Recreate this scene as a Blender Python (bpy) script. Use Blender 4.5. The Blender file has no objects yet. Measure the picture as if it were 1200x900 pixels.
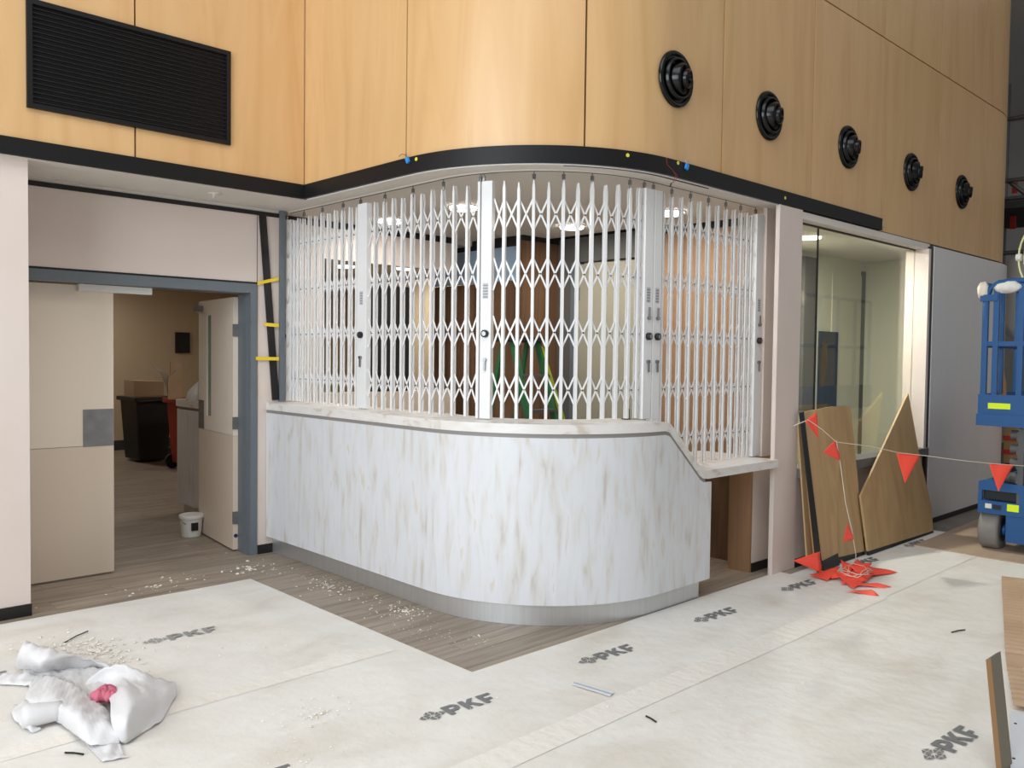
import bpy, bmesh, math, random
from mathutils import Matrix, Vector
random.seed(7)
sc = bpy.context.scene
col = sc.collection
PI = math.pi

# ------------------------------------------------------------------ camera
F_PX, YAW, PITCH, ROLL, CAM_H = 998.24, .807322, .0345170, .0125433, 1.65
_f = Vector((math.cos(YAW)*math.cos(PITCH), math.sin(YAW)*math.cos(PITCH), -math.sin(PITCH)))
_r = Vector((math.sin(YAW), -math.cos(YAW), 0)); _d = _f.cross(_r)
_r2 = _r*math.cos(ROLL) - _d*math.sin(ROLL); _d2 = _r*math.sin(ROLL) + _d*math.cos(ROLL)
cam_d = bpy.data.cameras.new('camera'); cam = bpy.data.objects.new('camera', cam_d); col.objects.link(cam)
cam_d.sensor_width = 36; cam_d.lens = F_PX/1200*36; cam_d.clip_start = .05; cam_d.clip_end = 200
m3 = Matrix((_r2, -_d2, -_f)).transposed()
cam.matrix_world = Matrix.Translation((0, 0, CAM_H)) @ m3.to_4x4()
sc.camera = cam

# ------------------------------------------------------------------ world, daylight
w = bpy.data.worlds.new('hall_daylight'); sc.world = w; w.use_nodes = True
w.node_tree.nodes['Background'].inputs[0].default_value = (1, .985, .965, 1)
w.node_tree.nodes['Background'].inputs[1].default_value = .28
def area(name, loc, look, sx, sy, power, color):
    l = bpy.data.lights.new(name, 'AREA'); l.shape = 'RECTANGLE'; l.size = sx; l.size_y = sy; l.energy = power; l.color = color
    o = bpy.data.objects.new(name, l); col.objects.link(o); o.location = loc
    o.rotation_euler = (Vector(look)-Vector(loc)).to_track_quat('-Z', 'Y').to_euler(); return o
area('hall_glazing', (-4.5, 1.7, 3.3), (4, 1.9, 2.9), 5.0, 4.4, 540, (.87, .94, 1))
area('roof_light', (.5, .4, 8.2), (1.4, 1.6, 0), 6, 6, 315, (.97, .99, 1))
area('far_glazing', (14.5, -5.5, 4.2), (10.5, 3.2, 3.0), 4, 3.5, 55, (.93, .97, 1))
sc.view_settings.view_transform = 'Standard'; sc.view_settings.look = 'None'
sc.view_settings.gamma = 1; sc.view_settings.use_curve_mapping = False
sc.view_settings.exposure = 0.0

# ------------------------------------------------------------------ pixel helpers (1200x900 frame)
CAMP = Vector((0, 0, CAM_H))
def ray(x, y): return _f + _r2*((x-600)/F_PX) + _d2*((y-450)/F_PX)
def on(x, y, ax, v):
    d = ray(x, y); return CAMP + d*((v-CAMP[ax])/d[ax])
def fl(x, y, z=0.): return on(x, y, 2, z)
def lean(x, y, y0, k):                       # plane Y = y0 + k*z
    d = ray(x, y); return CAMP + d*((y0+k*CAM_H)/(d[1]-k*d[2]))

# ------------------------------------------------------------------ materials
def lin(c):
    return tuple((v/255/12.92 if v/255 <= .04045 else ((v/255+.055)/1.055)**2.4) for v in c) + (1,)
M = {}
def mat(name, c, rough=.6, metal=0., spec=.5, emit=0., ecol=None):
    m = bpy.data.materials.new(name); m.use_nodes = True; b = m.node_tree.nodes['Principled BSDF']
    b.inputs['Base Color'].default_value = lin(c); b.inputs['Roughness'].default_value = rough
    b.inputs['Metallic'].default_value = metal; b.inputs['Specular IOR Level'].default_value = spec
    if emit:
        b.inputs['Emission Color'].default_value = lin(ecol or c); b.inputs['Emission Strength'].default_value = emit
    M[name] = m; return m
def noisy(name, stops, scale, rough=.6, detail=4, distort=0., bump=0., bscale=None, metal=0., spec=.5, rnd=0., nscale=1.0, ro=None):
    """colour ramp over a stretched noise in object space; rnd = per-object brightness change"""
    m = mat(name, (200, 200, 200), rough, metal, spec); nt = m.node_tree; N = nt.nodes; L = nt.links; b = N['Principled BSDF']
    tc = N.new('ShaderNodeTexCoord'); mp = N.new('ShaderNodeMapping'); mp.inputs['Scale'].default_value = scale
    oi = N.new('ShaderNodeObjectInfo')
    add = N.new('ShaderNodeVectorMath'); add.operation = 'ADD'
    mul = N.new('ShaderNodeMath'); mul.operation = 'MULTIPLY'; mul.inputs[1].default_value = 37.
    L.new(oi.outputs['Random'], mul.inputs[0]); L.new(tc.outputs['Object'], mp.inputs[0])
    L.new(mp.outputs[0], add.inputs[0]); L.new(mul.outputs[0], add.inputs[1])
    nz = N.new('ShaderNodeTexNoise'); nz.inputs['Scale'].default_value = nscale; nz.inputs['Detail'].default_value = detail
    nz.inputs['Distortion'].default_value = distort; L.new(add.outputs[0], nz.inputs['Vector'])
    cr = N.new('ShaderNodeValToRGB'); e = cr.color_ramp.elements
    e[0].position, e[0].color = stops[0][0], lin(stops[0][1]); e[1].position, e[1].color = stops[-1][0], lin(stops[-1][1])
    for p, c in stops[1:-1]:
        k = e.new(p); k.color = lin(c)
    L.new(nz.outputs['Fac'], cr.inputs[0]); out = cr.outputs[0]
    if rnd:
        mr = N.new('ShaderNodeMapRange'); mr.inputs['To Min'].default_value = 1-rnd; mr.inputs['To Max'].default_value = 1+rnd
        L.new(oi.outputs['Random'], mr.inputs['Value'])
        hs = N.new('ShaderNodeHueSaturation'); L.new(out, hs.inputs['Color']); L.new(mr.outputs[0], hs.inputs['Value']); out = hs.outputs[0]
    L.new(out, b.inputs['Base Color'])
    if bump:
        n2 = N.new('ShaderNodeTexNoise'); n2.inputs['Scale'].default_value = bscale or 8; n2.inputs['Detail'].default_value = 5
        L.new(tc.outputs['Object'], n2.inputs['Vector'])
        bp = N.new('ShaderNodeBump'); bp.inputs['Strength'].default_value = bump; bp.inputs['Distance'].default_value = .02
        L.new(n2.outputs['Fac'], bp.inputs['Height']); L.new(bp.outputs[0], b.inputs['Normal'])
    return m
noisy('ply', [(.28, (205, 162, 108)), (.45, (213, 171, 118)), (.6, (217, 177, 125)), (.78, (208, 166, 112))], (3.2, 3.2, .42), .42, 6, 1.9, rnd=.025)
M['ply'].node_tree.nodes['Principled BSDF'].inputs['Coat Weight'].default_value = .5
M['ply'].node_tree.nodes['Principled BSDF'].inputs['Coat Roughness'].default_value = .38
noisy('boardply', [(.25, (166, 134, 92)), (.5, (184, 152, 108)), (.75, (194, 162, 117))], (6, 6, .8), .6, 5, 1.0, rnd=.04)
noisy('laminate', [(.27, (192, 187, 181)), (.38, (209, 207, 205)), (.5, (214, 216, 219)), (.63, (217, 219, 223)), (.70, (209, 202, 192)), (.77, (217, 216, 215))], (17, 17, 3.2), .32, 7, .45)
noisy('laminate_top', [(.32, (200, 190, 178)), (.45, (222, 218, 213)), (.7, (228, 227, 225)), (.8, (206, 196, 184))], (5, 5, 12), .35, 6, .9)
noisy('walnut', [(.25, (84, 60, 42)), (.5, (110, 80, 56)), (.75, (128, 95, 67))], (9, 9, .7), .5, 5, 1.2)
noisy('oakpanel', [(.25, (142, 108, 78)), (.5, (160, 124, 92)), (.75, (170, 134, 101))], (9, 9, .7), .5, 5, 1.2)
noisy('vinyl', [(.25, (124, 110, 95)), (.45, (148, 134, 119)), (.6, (162, 149, 134)), (.8, (138, 123, 107))], (1.4, 22, 1), .5, 6, .8, rnd=.07)
noisy('screed', [(.3, (120, 112, 104)), (.7, (140, 132, 124))], (3, 3, 3), .8)
noisy('sheet', [(.25, (214, 207, 196)), (.45, (227, 223, 215)), (.6, (232, 229, 223)), (.8, (221, 215, 204))], (1.6, 2.4, 1), .55, 7, .6, bump=.35, bscale=9)
noisy('seam', [(.3, (230, 223, 211)), (.6, (236, 232, 225)), (.8, (226, 217, 202))], (26, 2.0, 1), .5, 4, .4, bump=.3, bscale=20)
noisy('plaster', [(.3, (214, 200, 191)), (.7, (220, 207, 199))], (1.5, 1.5, 1.5), .7)
noisy('ceilwhite', [(.3, (214, 208, 199)), (.7, (219, 213, 205))], (1.5, 1.5, 1.5), .8)
noisy('foamwrap', [(.3, (226, 224, 224)), (.7, (236, 235, 236))], (4, 4, 4), .5, bump=.15, bscale=40)
noisy('cardboard', [(.3, (176, 148, 120)), (.7, (192, 165, 137))], (3, 3, 3), .8)
M['foamwrap'].node_tree.nodes['Principled BSDF'].inputs['Alpha'].default_value = .80
noisy('rubble', [(.3, (206, 196, 182)), (.7, (238, 234, 226))], (40, 40, 40), .8, rnd=.1)
noisy('floorply', [(.3, (166, 142, 120)), (.7, (182, 160, 138))], (1.2, 5, 1), .7)
noisy('steel', [(.3, (206, 207, 208)), (.7, (214, 215, 216))], (60, 60, .6), .4, metal=.8)
noisy('alu', [(.3, (222, 220, 218)), (.7, (227, 225, 223))], (60, 60, .4), .36, metal=.1)
mat('black', (22, 21, 22), .45); mat('blackgloss', (8, 8, 9), .22, spec=.35); mat('fascia', (21, 21, 23), .5, spec=.3)
mat('backing', (30, 26, 22), .9)
mat('gate', (230, 230, 230), .32); mat('chrome', (150, 150, 152), .25, 1.)
mat('white', (228, 226, 222), .5); mat('doorcream', (230, 218, 202), .5); mat('doorkick', (217, 201, 183), .5)
noisy('plate', [(.3, (128, 128, 129)), (.7, (150, 150, 151))], (9, 9, 9), .4, metal=.6)
mat('framegrey', (104, 112, 118), .45); mat('taupe', (206, 186, 156), .8); mat('darkbase', (52, 52, 56), .6)
mat('gap', (140, 136, 134), .5); mat('yellow', (236, 206, 52), .5); mat('stickyellow', (220, 210, 70), .6)
mat('blue', (22, 84, 142), .5); mat('cabblue', (52, 140, 214), .4); mat('liftgrey', (86, 88, 90), .5); mat('liftdark', (40, 42, 44), .6)
mat('hivis', (228, 255, 10), .5); mat('tyre', (132, 130, 126), .8); mat('red', (214, 62, 52), .6)
mat('flag', (255, 86, 66), .55); mat('string', (222, 214, 196), .8); mat('pink', (200, 108, 128), .9)
mat('binblack', (24, 25, 27), .5); mat('binred', (172, 56, 42), .5); mat('bucket', (226, 226, 222), .4)
mat('green', (36, 98, 58), .45); mat('lime', (176, 186, 60), .45); mat('print', (118, 118, 120), .6); mat('printpale', (150, 149, 148), .6)
mat('bluewall', (156, 180, 204), .3); mat('greydark', (92, 90, 86), .6); mat('slotglass', (132, 138, 128), .25); mat('sillgrey', (104, 102, 102), .5)
mat('olivewall', (206, 205, 184), .7); mat('flushdoor', (158, 153, 134), .6); mat('hallgrey', (190, 190, 188), .8); mat('halldark', (58, 58, 60), .8); mat('tube', (120, 122, 122), .4, .6)
mat('paperlabel', (190, 192, 200), .6); mat('hose', (226, 222, 168), .5); mat('plasterboard', (208, 212, 218), .6); mat('bluepaint', (40, 40, 110), .5)
mat('edgegrey', (126, 118, 102), .7); mat('offcut', (182, 138, 92), .7); mat('wirered', (150, 40, 40), .5)
mat('lamp', (255, 250, 240), .5, emit=14., ecol=(255, 250, 242)); mat('lampdim', (255, 248, 232), .5, emit=5.)
g = mat('glass', (215, 226, 218), .02); gb = g.node_tree.nodes['Principled BSDF']
gb.inputs['Transmission Weight'].default_value = 1.; gb.inputs['IOR'].default_value = 1.5
def tglass():
    m = bpy.data.materials.new('pane_glass'); m.use_nodes = True; nt = m.node_tree; N = nt.nodes
    for n in list(N): N.remove(n)
    o = N.new('ShaderNodeOutputMaterial'); mx = N.new('ShaderNodeMixShader'); t = N.new('ShaderNodeBsdfTransparent'); gl = N.new('ShaderNodeBsdfGlossy')
    t.inputs[0].default_value = (.94, .965, .935, 1); gl.inputs['Roughness'].default_value = .01; gl.inputs[0].default_value = (1, 1, 1, 1)
    lw = N.new('ShaderNodeLayerWeight'); pw = N.new('ShaderNodeMath'); pw.operation = 'POWER'; pw.inputs[1].default_value = 5.
    ml = N.new('ShaderNodeMath'); ml.operation = 'MULTIPLY_ADD'; ml.inputs[1].default_value = .95; ml.inputs[2].default_value = .045
    nt.links.new(lw.outputs['Facing'], pw.inputs[0]); nt.links.new(pw.outputs[0], ml.inputs[0]); nt.links.new(ml.outputs[0], mx.inputs[0])
    nt.links.new(t.outputs[0], mx.inputs[1]); nt.links.new(gl.outputs[0], mx.inputs[2]); nt.links.new(mx.outputs[0], o.inputs[0])
    M['pane'] = m
tglass()

# ------------------------------------------------------------------ mesh builder
class MB:
    def __init__(s): s.v = []; s.f = []; s.sm = set()
    def add(s, vs, fs, smooth=False):
        o = len(s.v); s.v += [tuple(p) for p in vs]
        for f in fs:
            if smooth: s.sm.add(len(s.f))
            s.f.append(tuple(i+o for i in f))
        return s
    def box(s, x0, x1, y0, y1, z0, z1, mtx=None):
        vs = [Vector((x, y, z)) for z in (z0, z1) for y in (y0, y1) for x in (x0, x1)]
        if mtx: vs = [mtx @ v for v in vs]
        return s.add(vs, [(0, 2, 3, 1), (4, 5, 7, 6), (0, 1, 5, 4), (2, 6, 7, 3), (0, 4, 6, 2), (1, 3, 7, 5)])
    def prism(s, pts, d):                    # polygon of 3D points extruded by vector d
        n = len(pts); d = Vector(d); vs = [Vector(p) for p in pts] + [Vector(p)+d for p in pts]
        fs = [tuple(range(n))[::-1], tuple(range(n, 2*n))] + [(i, (i+1) % n, n+(i+1) % n, n+i) for i in range(n)]
        return s.add(vs, fs)
    def lathe(s, prof, org, axis, seg=24, close=True):     # prof: (radius, height along axis)
        ax = Vector(axis).normalized(); u = ax.orthogonal().normalized(); v = ax.cross(u); org = Vector(org); vs = []; fs = []
        for r, h in prof:
            for k in range(seg):
                a = 2*PI*k/seg; vs.append(org + ax*h + (u*math.cos(a)+v*math.sin(a))*r)
        for i in range(len(prof)-1):
            for k in range(seg): fs.append((i*seg+k, i*seg+(k+1) % seg, (i+1)*seg+(k+1) % seg, (i+1)*seg+k))
        s.add(vs, fs, True)
        if close:
            s.add(vs[:seg], [tuple(range(seg))[::-1]]); s.add(vs[-seg:], [tuple(range(seg))])
        return s
    def tube(s, pts, r, seg=6):
        pts = [Vector(p) for p in pts]; n = len(pts); vs = []; fs = []; u = None
        for i, p in enumerate(pts):
            t = (pts[min(i+1, n-1)]-pts[max(i-1, 0)]).normalized()
            if u is None: u = t.orthogonal().normalized()
            else: u = (u-t*u.dot(t)).normalized()
            v = t.cross(u)
            for k in range(seg):
                a = 2*PI*k/seg; vs.append(p+(u*math.cos(a)+v*math.sin(a))*r)
        for i in range(n-1):
            for k in range(seg): fs.append((i*seg+k, i*seg+(k+1) % seg, (i+1)*seg+(k+1) % seg, (i+1)*seg+k))
        s.add(vs, fs, True); s.add(vs[:seg], [tuple(range(seg))[::-1]]); s.add(vs[-seg:], [tuple(range(seg))]); return s
    def sweep(s, path, prof, closed=False, smooth=False):   # path: [(x,y,nx,ny)], prof: [(offset along n, z)]
        m = len(prof); vs = []; fs = []
        for (x, y, nx, ny) in path:
            for o, z in prof: vs.append((x+nx*o, y+ny*o, z))
        for i in range(len(path)-1):
            for k in range(m): fs.append((i*m+k, i*m+(k+1) % m, (i+1)*m+(k+1) % m, (i+1)*m+k))
        fs += [tuple(range(m)), tuple(range((len(path)-1)*m, len(path)*m))[::-1]]
        return s.add(vs, fs)
    def sheet(s, grid, thick=0.0):           # grid of points [i][j]
        n = len(grid); m = len(grid[0]); vs = [p for row in grid for p in row]
        return s.add(vs, [(i*m+j, i*m+j+1, (i+1)*m+j+1, (i+1)*m+j) for i in range(n-1) for j in range(m-1)], True)
    def mesh(s, name, off=(0, 0, 0)):
        me = bpy.data.meshes.new(name); o = Vector(off); me.from_pydata([Vector(p)-o for p in s.v], [], s.f)
        for i, p in enumerate(me.polygons): p.use_smooth = i in s.sm
        bm = bmesh.new(); bm.from_mesh(me); bmesh.ops.recalc_face_normals(bm, faces=bm.faces); bm.to_mesh(me); bm.free(); return me
def wloc(o):
    l = Vector((0, 0, 0))
    while o: l = l + o.location; o = o.parent
    return l
def tag(o, label=None, cat=None, group=None, kind=None):
    for k, v in (('label', label), ('category', cat), ('group', group), ('kind', kind)):
        if v: o[k] = v
    return o
def obj(name, mb, m, parent=None, bevel=0, solid=0, base=None):
    """links ONE mesh object; coordinates in mb are world ones"""
    off = wloc(parent) if parent else Vector(base or (0, 0, 0))
    o = bpy.data.objects.new(name, mb.mesh(name, off)); col.objects.link(o); o.data.materials.append(M[m])
    if parent: o.parent = parent
    else: o.location = off
    if solid:
        md = o.modifiers.new('thickness', 'SOLIDIFY'); md.thickness = solid; md.offset = 0
    if bevel:
        md = o.modifiers.new('edge', 'BEVEL'); md.width = bevel; md.segments = 2; md.limit_method = 'ANGLE'
    return o
def thing(name, loc, label, cat, group=None, kind=None):
    o = bpy.data.objects.new(name, None); o.empty_display_size = .1; col.objects.link(o); o.location = loc
    return tag(o, label, cat, group, kind)
def share(name, me, parent, mtx, label=None):    # a part that shares mesh data; mtx in world space
    o = bpy.data.objects.new(name, me); col.objects.link(o); o.parent = parent
    o.matrix_local = Matrix.Translation(-wloc(parent)) @ mtx
    if label: o['label'] = label
    return o
def struct(name, mb, m, label, cat, parent=None, **k):
    o = obj(name, mb, m, parent, **k)
    if not parent: tag(o, label, cat, None, 'structure')
    return o
def B(*a): return MB().box(*a)
def linmesh(name, mb, m):
    me = mb.mesh(name); me.materials.append(M[m]); return me

# ------------------------------------------------------------------ outline helper (re-entrant corner bulkhead / counter)
def outline(cx, cy, R, y0, x1, n=64):
    """from (cx-R, y0) straight to the arc, round it, straight to x1; normals point outwards to the hall"""
    p = [(cx-R, y0, -1, 0)]
    for i in range(n+1):
        a = PI/2*i/n; p.append((cx-R*math.cos(a), cy-R*math.sin(a), -math.cos(a), -math.sin(a)))
    p.append((x1, cy-R, 0, -1)); return p
FC = (4.51, 4.45)

# ================================================================== THE SETTING
# ---- floor: screed slab with vinyl planks where they show
floor = struct('floor', B(-7, 22, -7, 17, -.2, -.004), 'screed', 'grey timber-look vinyl plank floor running under the counter and through the doorway', 'floor')
plank = linmesh('plank', B(-.609, .609, -.0885, .0885, -.004, 0), 'vinyl')
def lay(x0, x1, y0, rows):
    for j in range(rows):
        y = y0+j*.18; x = x0-1.22+(j*.43) % 1.22
        while x < x1:
            if not (x < 2.1 and y < 5.4): share('plank', plank, floor, Matrix.Translation((x, y+.09, 0)))
            x += 1.22
lay(1.6, 6.6, 3.16, 5); lay(1.6, 4.5, 4.06, 34)
fb = obj('far_floor_covering', B(.4, 7.2, 10.18, 14.6, -.004, 0), 'vinyl', floor)
fr_ = obj('room_floor_covering', B(5.3, 7.2, 4.06, 10.18, -.0041, -.0005), 'vinyl', floor)

# ---- ceiling / soffit at 2.80
ce = MB(); pts = outline(FC[0], FC[1], 1.17, 5.76, 6.12)
poly = [(-4, 5.76)] + [(p[0], p[1]) for p in pts] + [(6.12, 6.7), (-4, 6.7)]
ce.prism([(x, y, 2.80) for x, y in poly], (0, 0, .08))
ceiling = struct('ceiling', ce, 'ceilwhite', 'white soffit under the plywood bulkhead running into the reception room', 'ceiling')
# fine black shadow slot and edge line in the soffit
sl = outline(FC[0], FC[1], 1.13, 5.7, 5.0)
obj('shadow_slot', MB().sweep(sl[38:], [(0, 2.796), (.014, 2.796), (.014, 2.805), (0, 2.805)]), 'black', ceiling)
obj('edge_bead', MB().sweep(outline(FC[0], FC[1], 1.165, 5.74, 6.1), [(0, 2.793), (.012, 2.793), (.012, 2.802), (0, 2.802)]), 'white', ceiling)
tk = outline(4.51, 4.40, .96, 6.38, 5.83)
obj('gate_track', MB().sweep(tk, [(-.016, 2.792), (.016, 2.792), (.016, 2.802), (-.016, 2.802)]), 'ceilwhite', ceiling)
obj('track_slot', MB().sweep(tk, [(-.004, 2.790), (.004, 2.790), (.004, 2.793), (-.004, 2.793)]), 'liftdark', ceiling)
# sprinkler rosette on the soffit
obj('sprinkler', MB().lathe([(.05, 0), (.05, -.006), (.012, -.008), (.012, -.03), (.02, -.032), (.02, -.036)], (2.75, 6.05, 2.80), (0, 0, 1), 16), 'ceilwhite', ceiling)

# ---- bulkhead with plywood panels
bulk = thing('wall_bulkhead', (3.33, 5.76, 2.80), 'upper wall clad in large honey-coloured plywood panels with black joints', 'wall', kind='structure')
WO = 1.184
bk = MB(); bo = outline(FC[0], FC[1], WO-.03, 5.79, 10.8)
endc = [(10.8+1.5*math.sin(a), 3.296+1.5-1.5*math.cos(a)) for a in [PI/2*i/12 for i in range(1, 13)]]
ring = [(-4, 5.79)] + [(p[0], p[1]) for p in bo] + endc + [(12.3, 6.9), (-4, 6.9)]
bk.prism([(x, y, 2.885) for x, y in ring], (0, 0, 4.2))
obj('backing', bk, 'backing', bulk)
T = .026; GAP = .006
def flat_panel(x0, x1, y, z0, z1):
    obj('panel', B(x0+GAP, x1-GAP, y, y+T, z0+GAP, z1-GAP), 'ply', bulk)
for x0, x1 in ((-3.04, -1.76), (-1.76, -.48), (-.48, .80), (.80, 2.086), (2.086, 3.33-GAP)): flat_panel(x0, x1, 5.76, 2.86, 4.9)
obj('panel', B(3.326, 3.326+T, 4.49+GAP, 5.79, 2.866, 4.894), 'ply', bulk)
def arc_panel(s0, s1, z0, z1):               # s measured from y = 4.49 down the curve (radius WO)
    path = []; n = 48; Q = WO*PI/2
    for i in range(n+1):
        s = s0+GAP+(s1-s0-2*GAP)*i/n-.04
        if s < 0: path.append((FC[0]-WO, FC[1]-s, -1, 0))
        elif s < Q: a = s/WO; path.append((FC[0]-WO*math.cos(a), FC[1]-WO*math.sin(a), -math.cos(a), -math.sin(a)))
        else: path.append((FC[0]+s-Q, FC[1]-WO, 0, -1))
    obj('panel', MB().sweep(path, [(0, z0+GAP), (0, z1-GAP), (-T, z1-GAP), (-T, z0+GAP)]), 'ply', bulk)
arc_panel(0, 1.235, 2.86, 4.9); arc_panel(1.235, 2.47, 2.86, 4.493)
arc_panel(1.235, 2.47, 4.493, 6.2)
xs = [5.085, 6.36, 7.66, 8.975, 10.275]
for a, b in zip(xs, xs[1:]):
    flat_panel(a, b, 3.266, 2.86 if b < 7.7 else 2.79, 4.493); flat_panel(a, b, 3.266, 4.493, 6.2)
def end_panel(z0, z1):
    path = [(10.275+GAP, 3.266, 0, -1), (10.8, 3.266, 0, -1)]
    for i in range(1, 19):
        a = PI/2*i/18; path.append((10.8+1.53*math.sin(a), 3.266+1.53-1.53*math.cos(a), math.sin(a), -math.cos(a)))
    obj('panel', MB().sweep(path, [(0, z0+GAP), (0, z1-GAP), (-T, z1-GAP), (-T, z0+GAP)]), 'ply', bulk)
end_panel(2.79, 4.493); end_panel(4.493, 6.2)
# ---- black fascia strip
fo = outline(FC[0], FC[1], 1.2, 5.745, 7.66)
fp = [(0, 2.800), (0, 2.904), (-.03, 2.904), (-.03, 2.800)]
fs = MB(); fs.sweep(fo, fp); fs.box(-4, 3.34, 5.745, 5.775, 2.80, 2.904)
trim1 = struct('trim_1', fs, 'fascia', 'black metal fascia strip curving below the plywood panels', 'trim')
obj('end_clip', B(7.66, 7.70, 3.262, 3.28, 2.84, 2.885), 'white', trim1)
def fasc(px, py):                            # point on the fascia face for a pixel
    best = None
    for i in range(len(fo)-1):
        ax, ay, bx, by = fo[i][0], fo[i][1], fo[i+1][0], fo[i+1][1]; d = ray(px, py)
        den = d.x*(by-ay)-d.y*(bx-ax)
        if abs(den) < 1e-9: continue
        t = (ax*(by-ay)-ay*(bx-ax))/den; p = CAMP+d*t
        u = ((p.x-ax)*(bx-ax)+(p.y-ay)*(by-ay))/((bx-ax)**2+(by-ay)**2)
        if -.001 <= u <= 1.001 and t > 0 and (best is None or t < best[0]): best = (t, p, Vector((fo[i][2]+fo[i+1][2], fo[i][3]+fo[i+1][3], 0)).normalized())
    return best[1], best[2]
for px, py in ((488, 186.5), (735.5, 182), (783.5+11, 191), (920, 232)):
    p, n = fasc(px, py); obj('yellow_dot', MB().lathe([(.012, .0005), (.012, .003)], p, n, 14), 'stickyellow', trim1)
for i, (px, py) in enumerate(((479, 187.5), (803.5, 195))):
    p, n = fasc(px, py); t = n.cross(Vector((0, 0, 1)))
    c = thing('cable_connector', p+n*.002-Vector((0, 0, .02)), ('blue plug connector on the fascia above the left gate leaf', 'blue plug connector on the fascia above the right gate leaf')[i], 'connector')
    mx = Matrix.Translation(p+n*.010) @ Matrix((t, n, Vector((0, 0, 1)))).transposed().to_4x4() @ Matrix.Rotation(.5 if i == 0 else -.35, 4, 'Y')
    obj('plug', MB().box(-.013, .013, -.007, .007, -.022, .016, mx), 'cabblue', c)
    q = p+n*.01
    obj('wire', MB().tube([q+Vector((0, 0, .014)), q+t*.02+Vector((0, 0, .035)), q+t*(.06 if i == 0 else -.015)+Vector((0, 0, .045)), q+t*(.10 if i == 0 else -.02)+Vector((0, 0, .038))-n*.006], .0018), 'liftdark' if i == 0 else 'paperlabel', c)
p, n = fasc(781, 186); t = n.cross(Vector((0, 0, 1))); q = p+n*.004
wr = thing('hanging_wire', q-Vector((0, 0, .17)), 'thin red wire with a dark tip dangling from the fascia', 'wire')
W0 = [on(a, b, 1, q.y-.03) for a, b in ((781, 184.5), (782, 193), (788, 199), (792, 205), (790, 211), (786, 217))]
obj('strand', MB().tube(W0, .0018), 'wirered', wr); obj('strand', MB().tube([on(a, b, 1, q.y-.03) for a, b in ((787, 198), (794, 206), (792, 212), (789, 214))], .0015), 'wirered', wr)
obj('tip', MB().tube([W0[-1]+Vector((.004, 0, .012)), W0[-1]-Vector((.006, 0, .010))], .005), 'binblack', wr)

# ---- near left wall, door wall
wl = struct('wall_left', B(-4, 1.47, 5.815, 6.62, 0, 2.80), 'plaster', 'plain off-white wall at the left edge beside the doorway', 'wall')
struct('baseboard_left', B(-4, 1.474, 5.806, 5.815, 0, .075), 'black', 'black skirting along the foot of the left white wall', 'baseboard')
wd = thing('wall_door', (3.3, 6.39, 0), 'white wall panels above and right of the double doorway', 'wall', kind='structure')
obj('panel', B(1.47, 3.262, 6.39, 6.62, 2.205, 2.742), 'plaster', wd); obj('panel', B(3.270, 3.46, 6.39, 6.62, 0, 2.742), 'plaster', wd)
obj('joint', B(3.262, 3.270, 6.398, 6.62, 0, 2.742), 'black', wd)
obj('trim_strip', B(1.47, 3.46, 6.384, 6.40, 2.742, 2.776), 'black', wd)
obj('head', B(1.47, 3.46, 6.395, 6.62, 2.776, 2.80), 'ceilwhite', wd)
obj('skirting', B(3.272, 3.40, 6.381, 6.39, 0, .075), 'black', wd)
fr = thing('trim_2', (3.2, 6.39, 0), 'grey steel frame around the double doorway', 'door frame', kind='structure')
obj('head', B(1.30, 3.262, 6.380, 6.60, 2.115, 2.19), 'framegrey', fr); obj('jamb', B(3.205, 3.262, 6.380, 6.60, 0, 2.115), 'framegrey', fr)
obj('stop', B(3.19, 3.205, 6.42, 6.46, 0, 2.115), 'framegrey', fr); obj('jamb', B(1.30, 1.36, 6.63, 6.70, 0, 2.115), 'framegrey', fr)
obj('shadow_line', B(1.47, 3.264, 6.386, 6.44, 2.19, 2.205), 'black', fr)
# left leaf (closed)
d1 = thing('door_1', (1.7, 6.53, .01), 'closed cream door leaf with a square grey push plate beside the left wall', 'door', kind='structure')
obj('leaf', B(1.36, 2.205, 6.53, 6.575, .955, 2.105), 'doorcream', d1); obj('kick_panel', B(1.36, 2.205, 6.53, 6.575, .015, .952), 'doorkick', d1)
obj('push_plate', B(1.994, 2.203, 6.527, 6.53, .948, 1.217), 'plate', d1)
obj('closer_track', B(1.955, 2.465, 6.475, 6.529, 2.062, 2.112), 'white', d1)
# right leaf (open inwards)
hx, hy = 3.166, 6.606; ang = math.atan2(.994, .114); Wd = .905
D2 = Matrix.Translation((hx, hy, 0)) @ Matrix.Rotation(ang, 4, 'Z')
d2 = thing('door_2', (hx, hy, .01), 'open cream door leaf with a narrow vision slot beside the grey frame', 'door', kind='structure')
def dl(*a): return MB().box(*a, D2)
obj('leaf', MB().box(0, Wd, -.045, 0, 1.52+.55, 2.09, D2).box(0, .56, -.045, 0, .955, 2.07, D2).box(.68, Wd, -.045, 0, .955, 2.07, D2).box(.56, .68, -.045, 0, .955, 1.08, D2).box(.56, .68, -.045, 0, 1.96, 2.07, D2), 'doorcream', d2)
obj('kick_panel', dl(0, Wd, -.045, 0, .015, .952), 'doorkick', d2)
obj('vision_glass', dl(.56, .68, -.022, -.012, 1.08, 1.96), 'slotglass', d2)
for face in (.0015,): obj('push_plate', dl(.75, Wd-.003, 0, .0025, .955, 1.21), 'plate', d2)
obj('closer', dl(.78, .90, 0, .05, 2.0, 2.05), 'plate', d2)
for z in (.28, 1.06, 1.82): obj('hinge', dl(-.012, .006, -.05, .004, z-.05, z+.05), 'plate', d2)
obj('paint_spot', MB().lathe([(.016, 0), (.016, .003)], D2 @ Vector((-.0005, -.022, .13)), D2.to_3x3() @ Vector((-1, 0, 0)), 12), 'bluepaint', d2)
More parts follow.
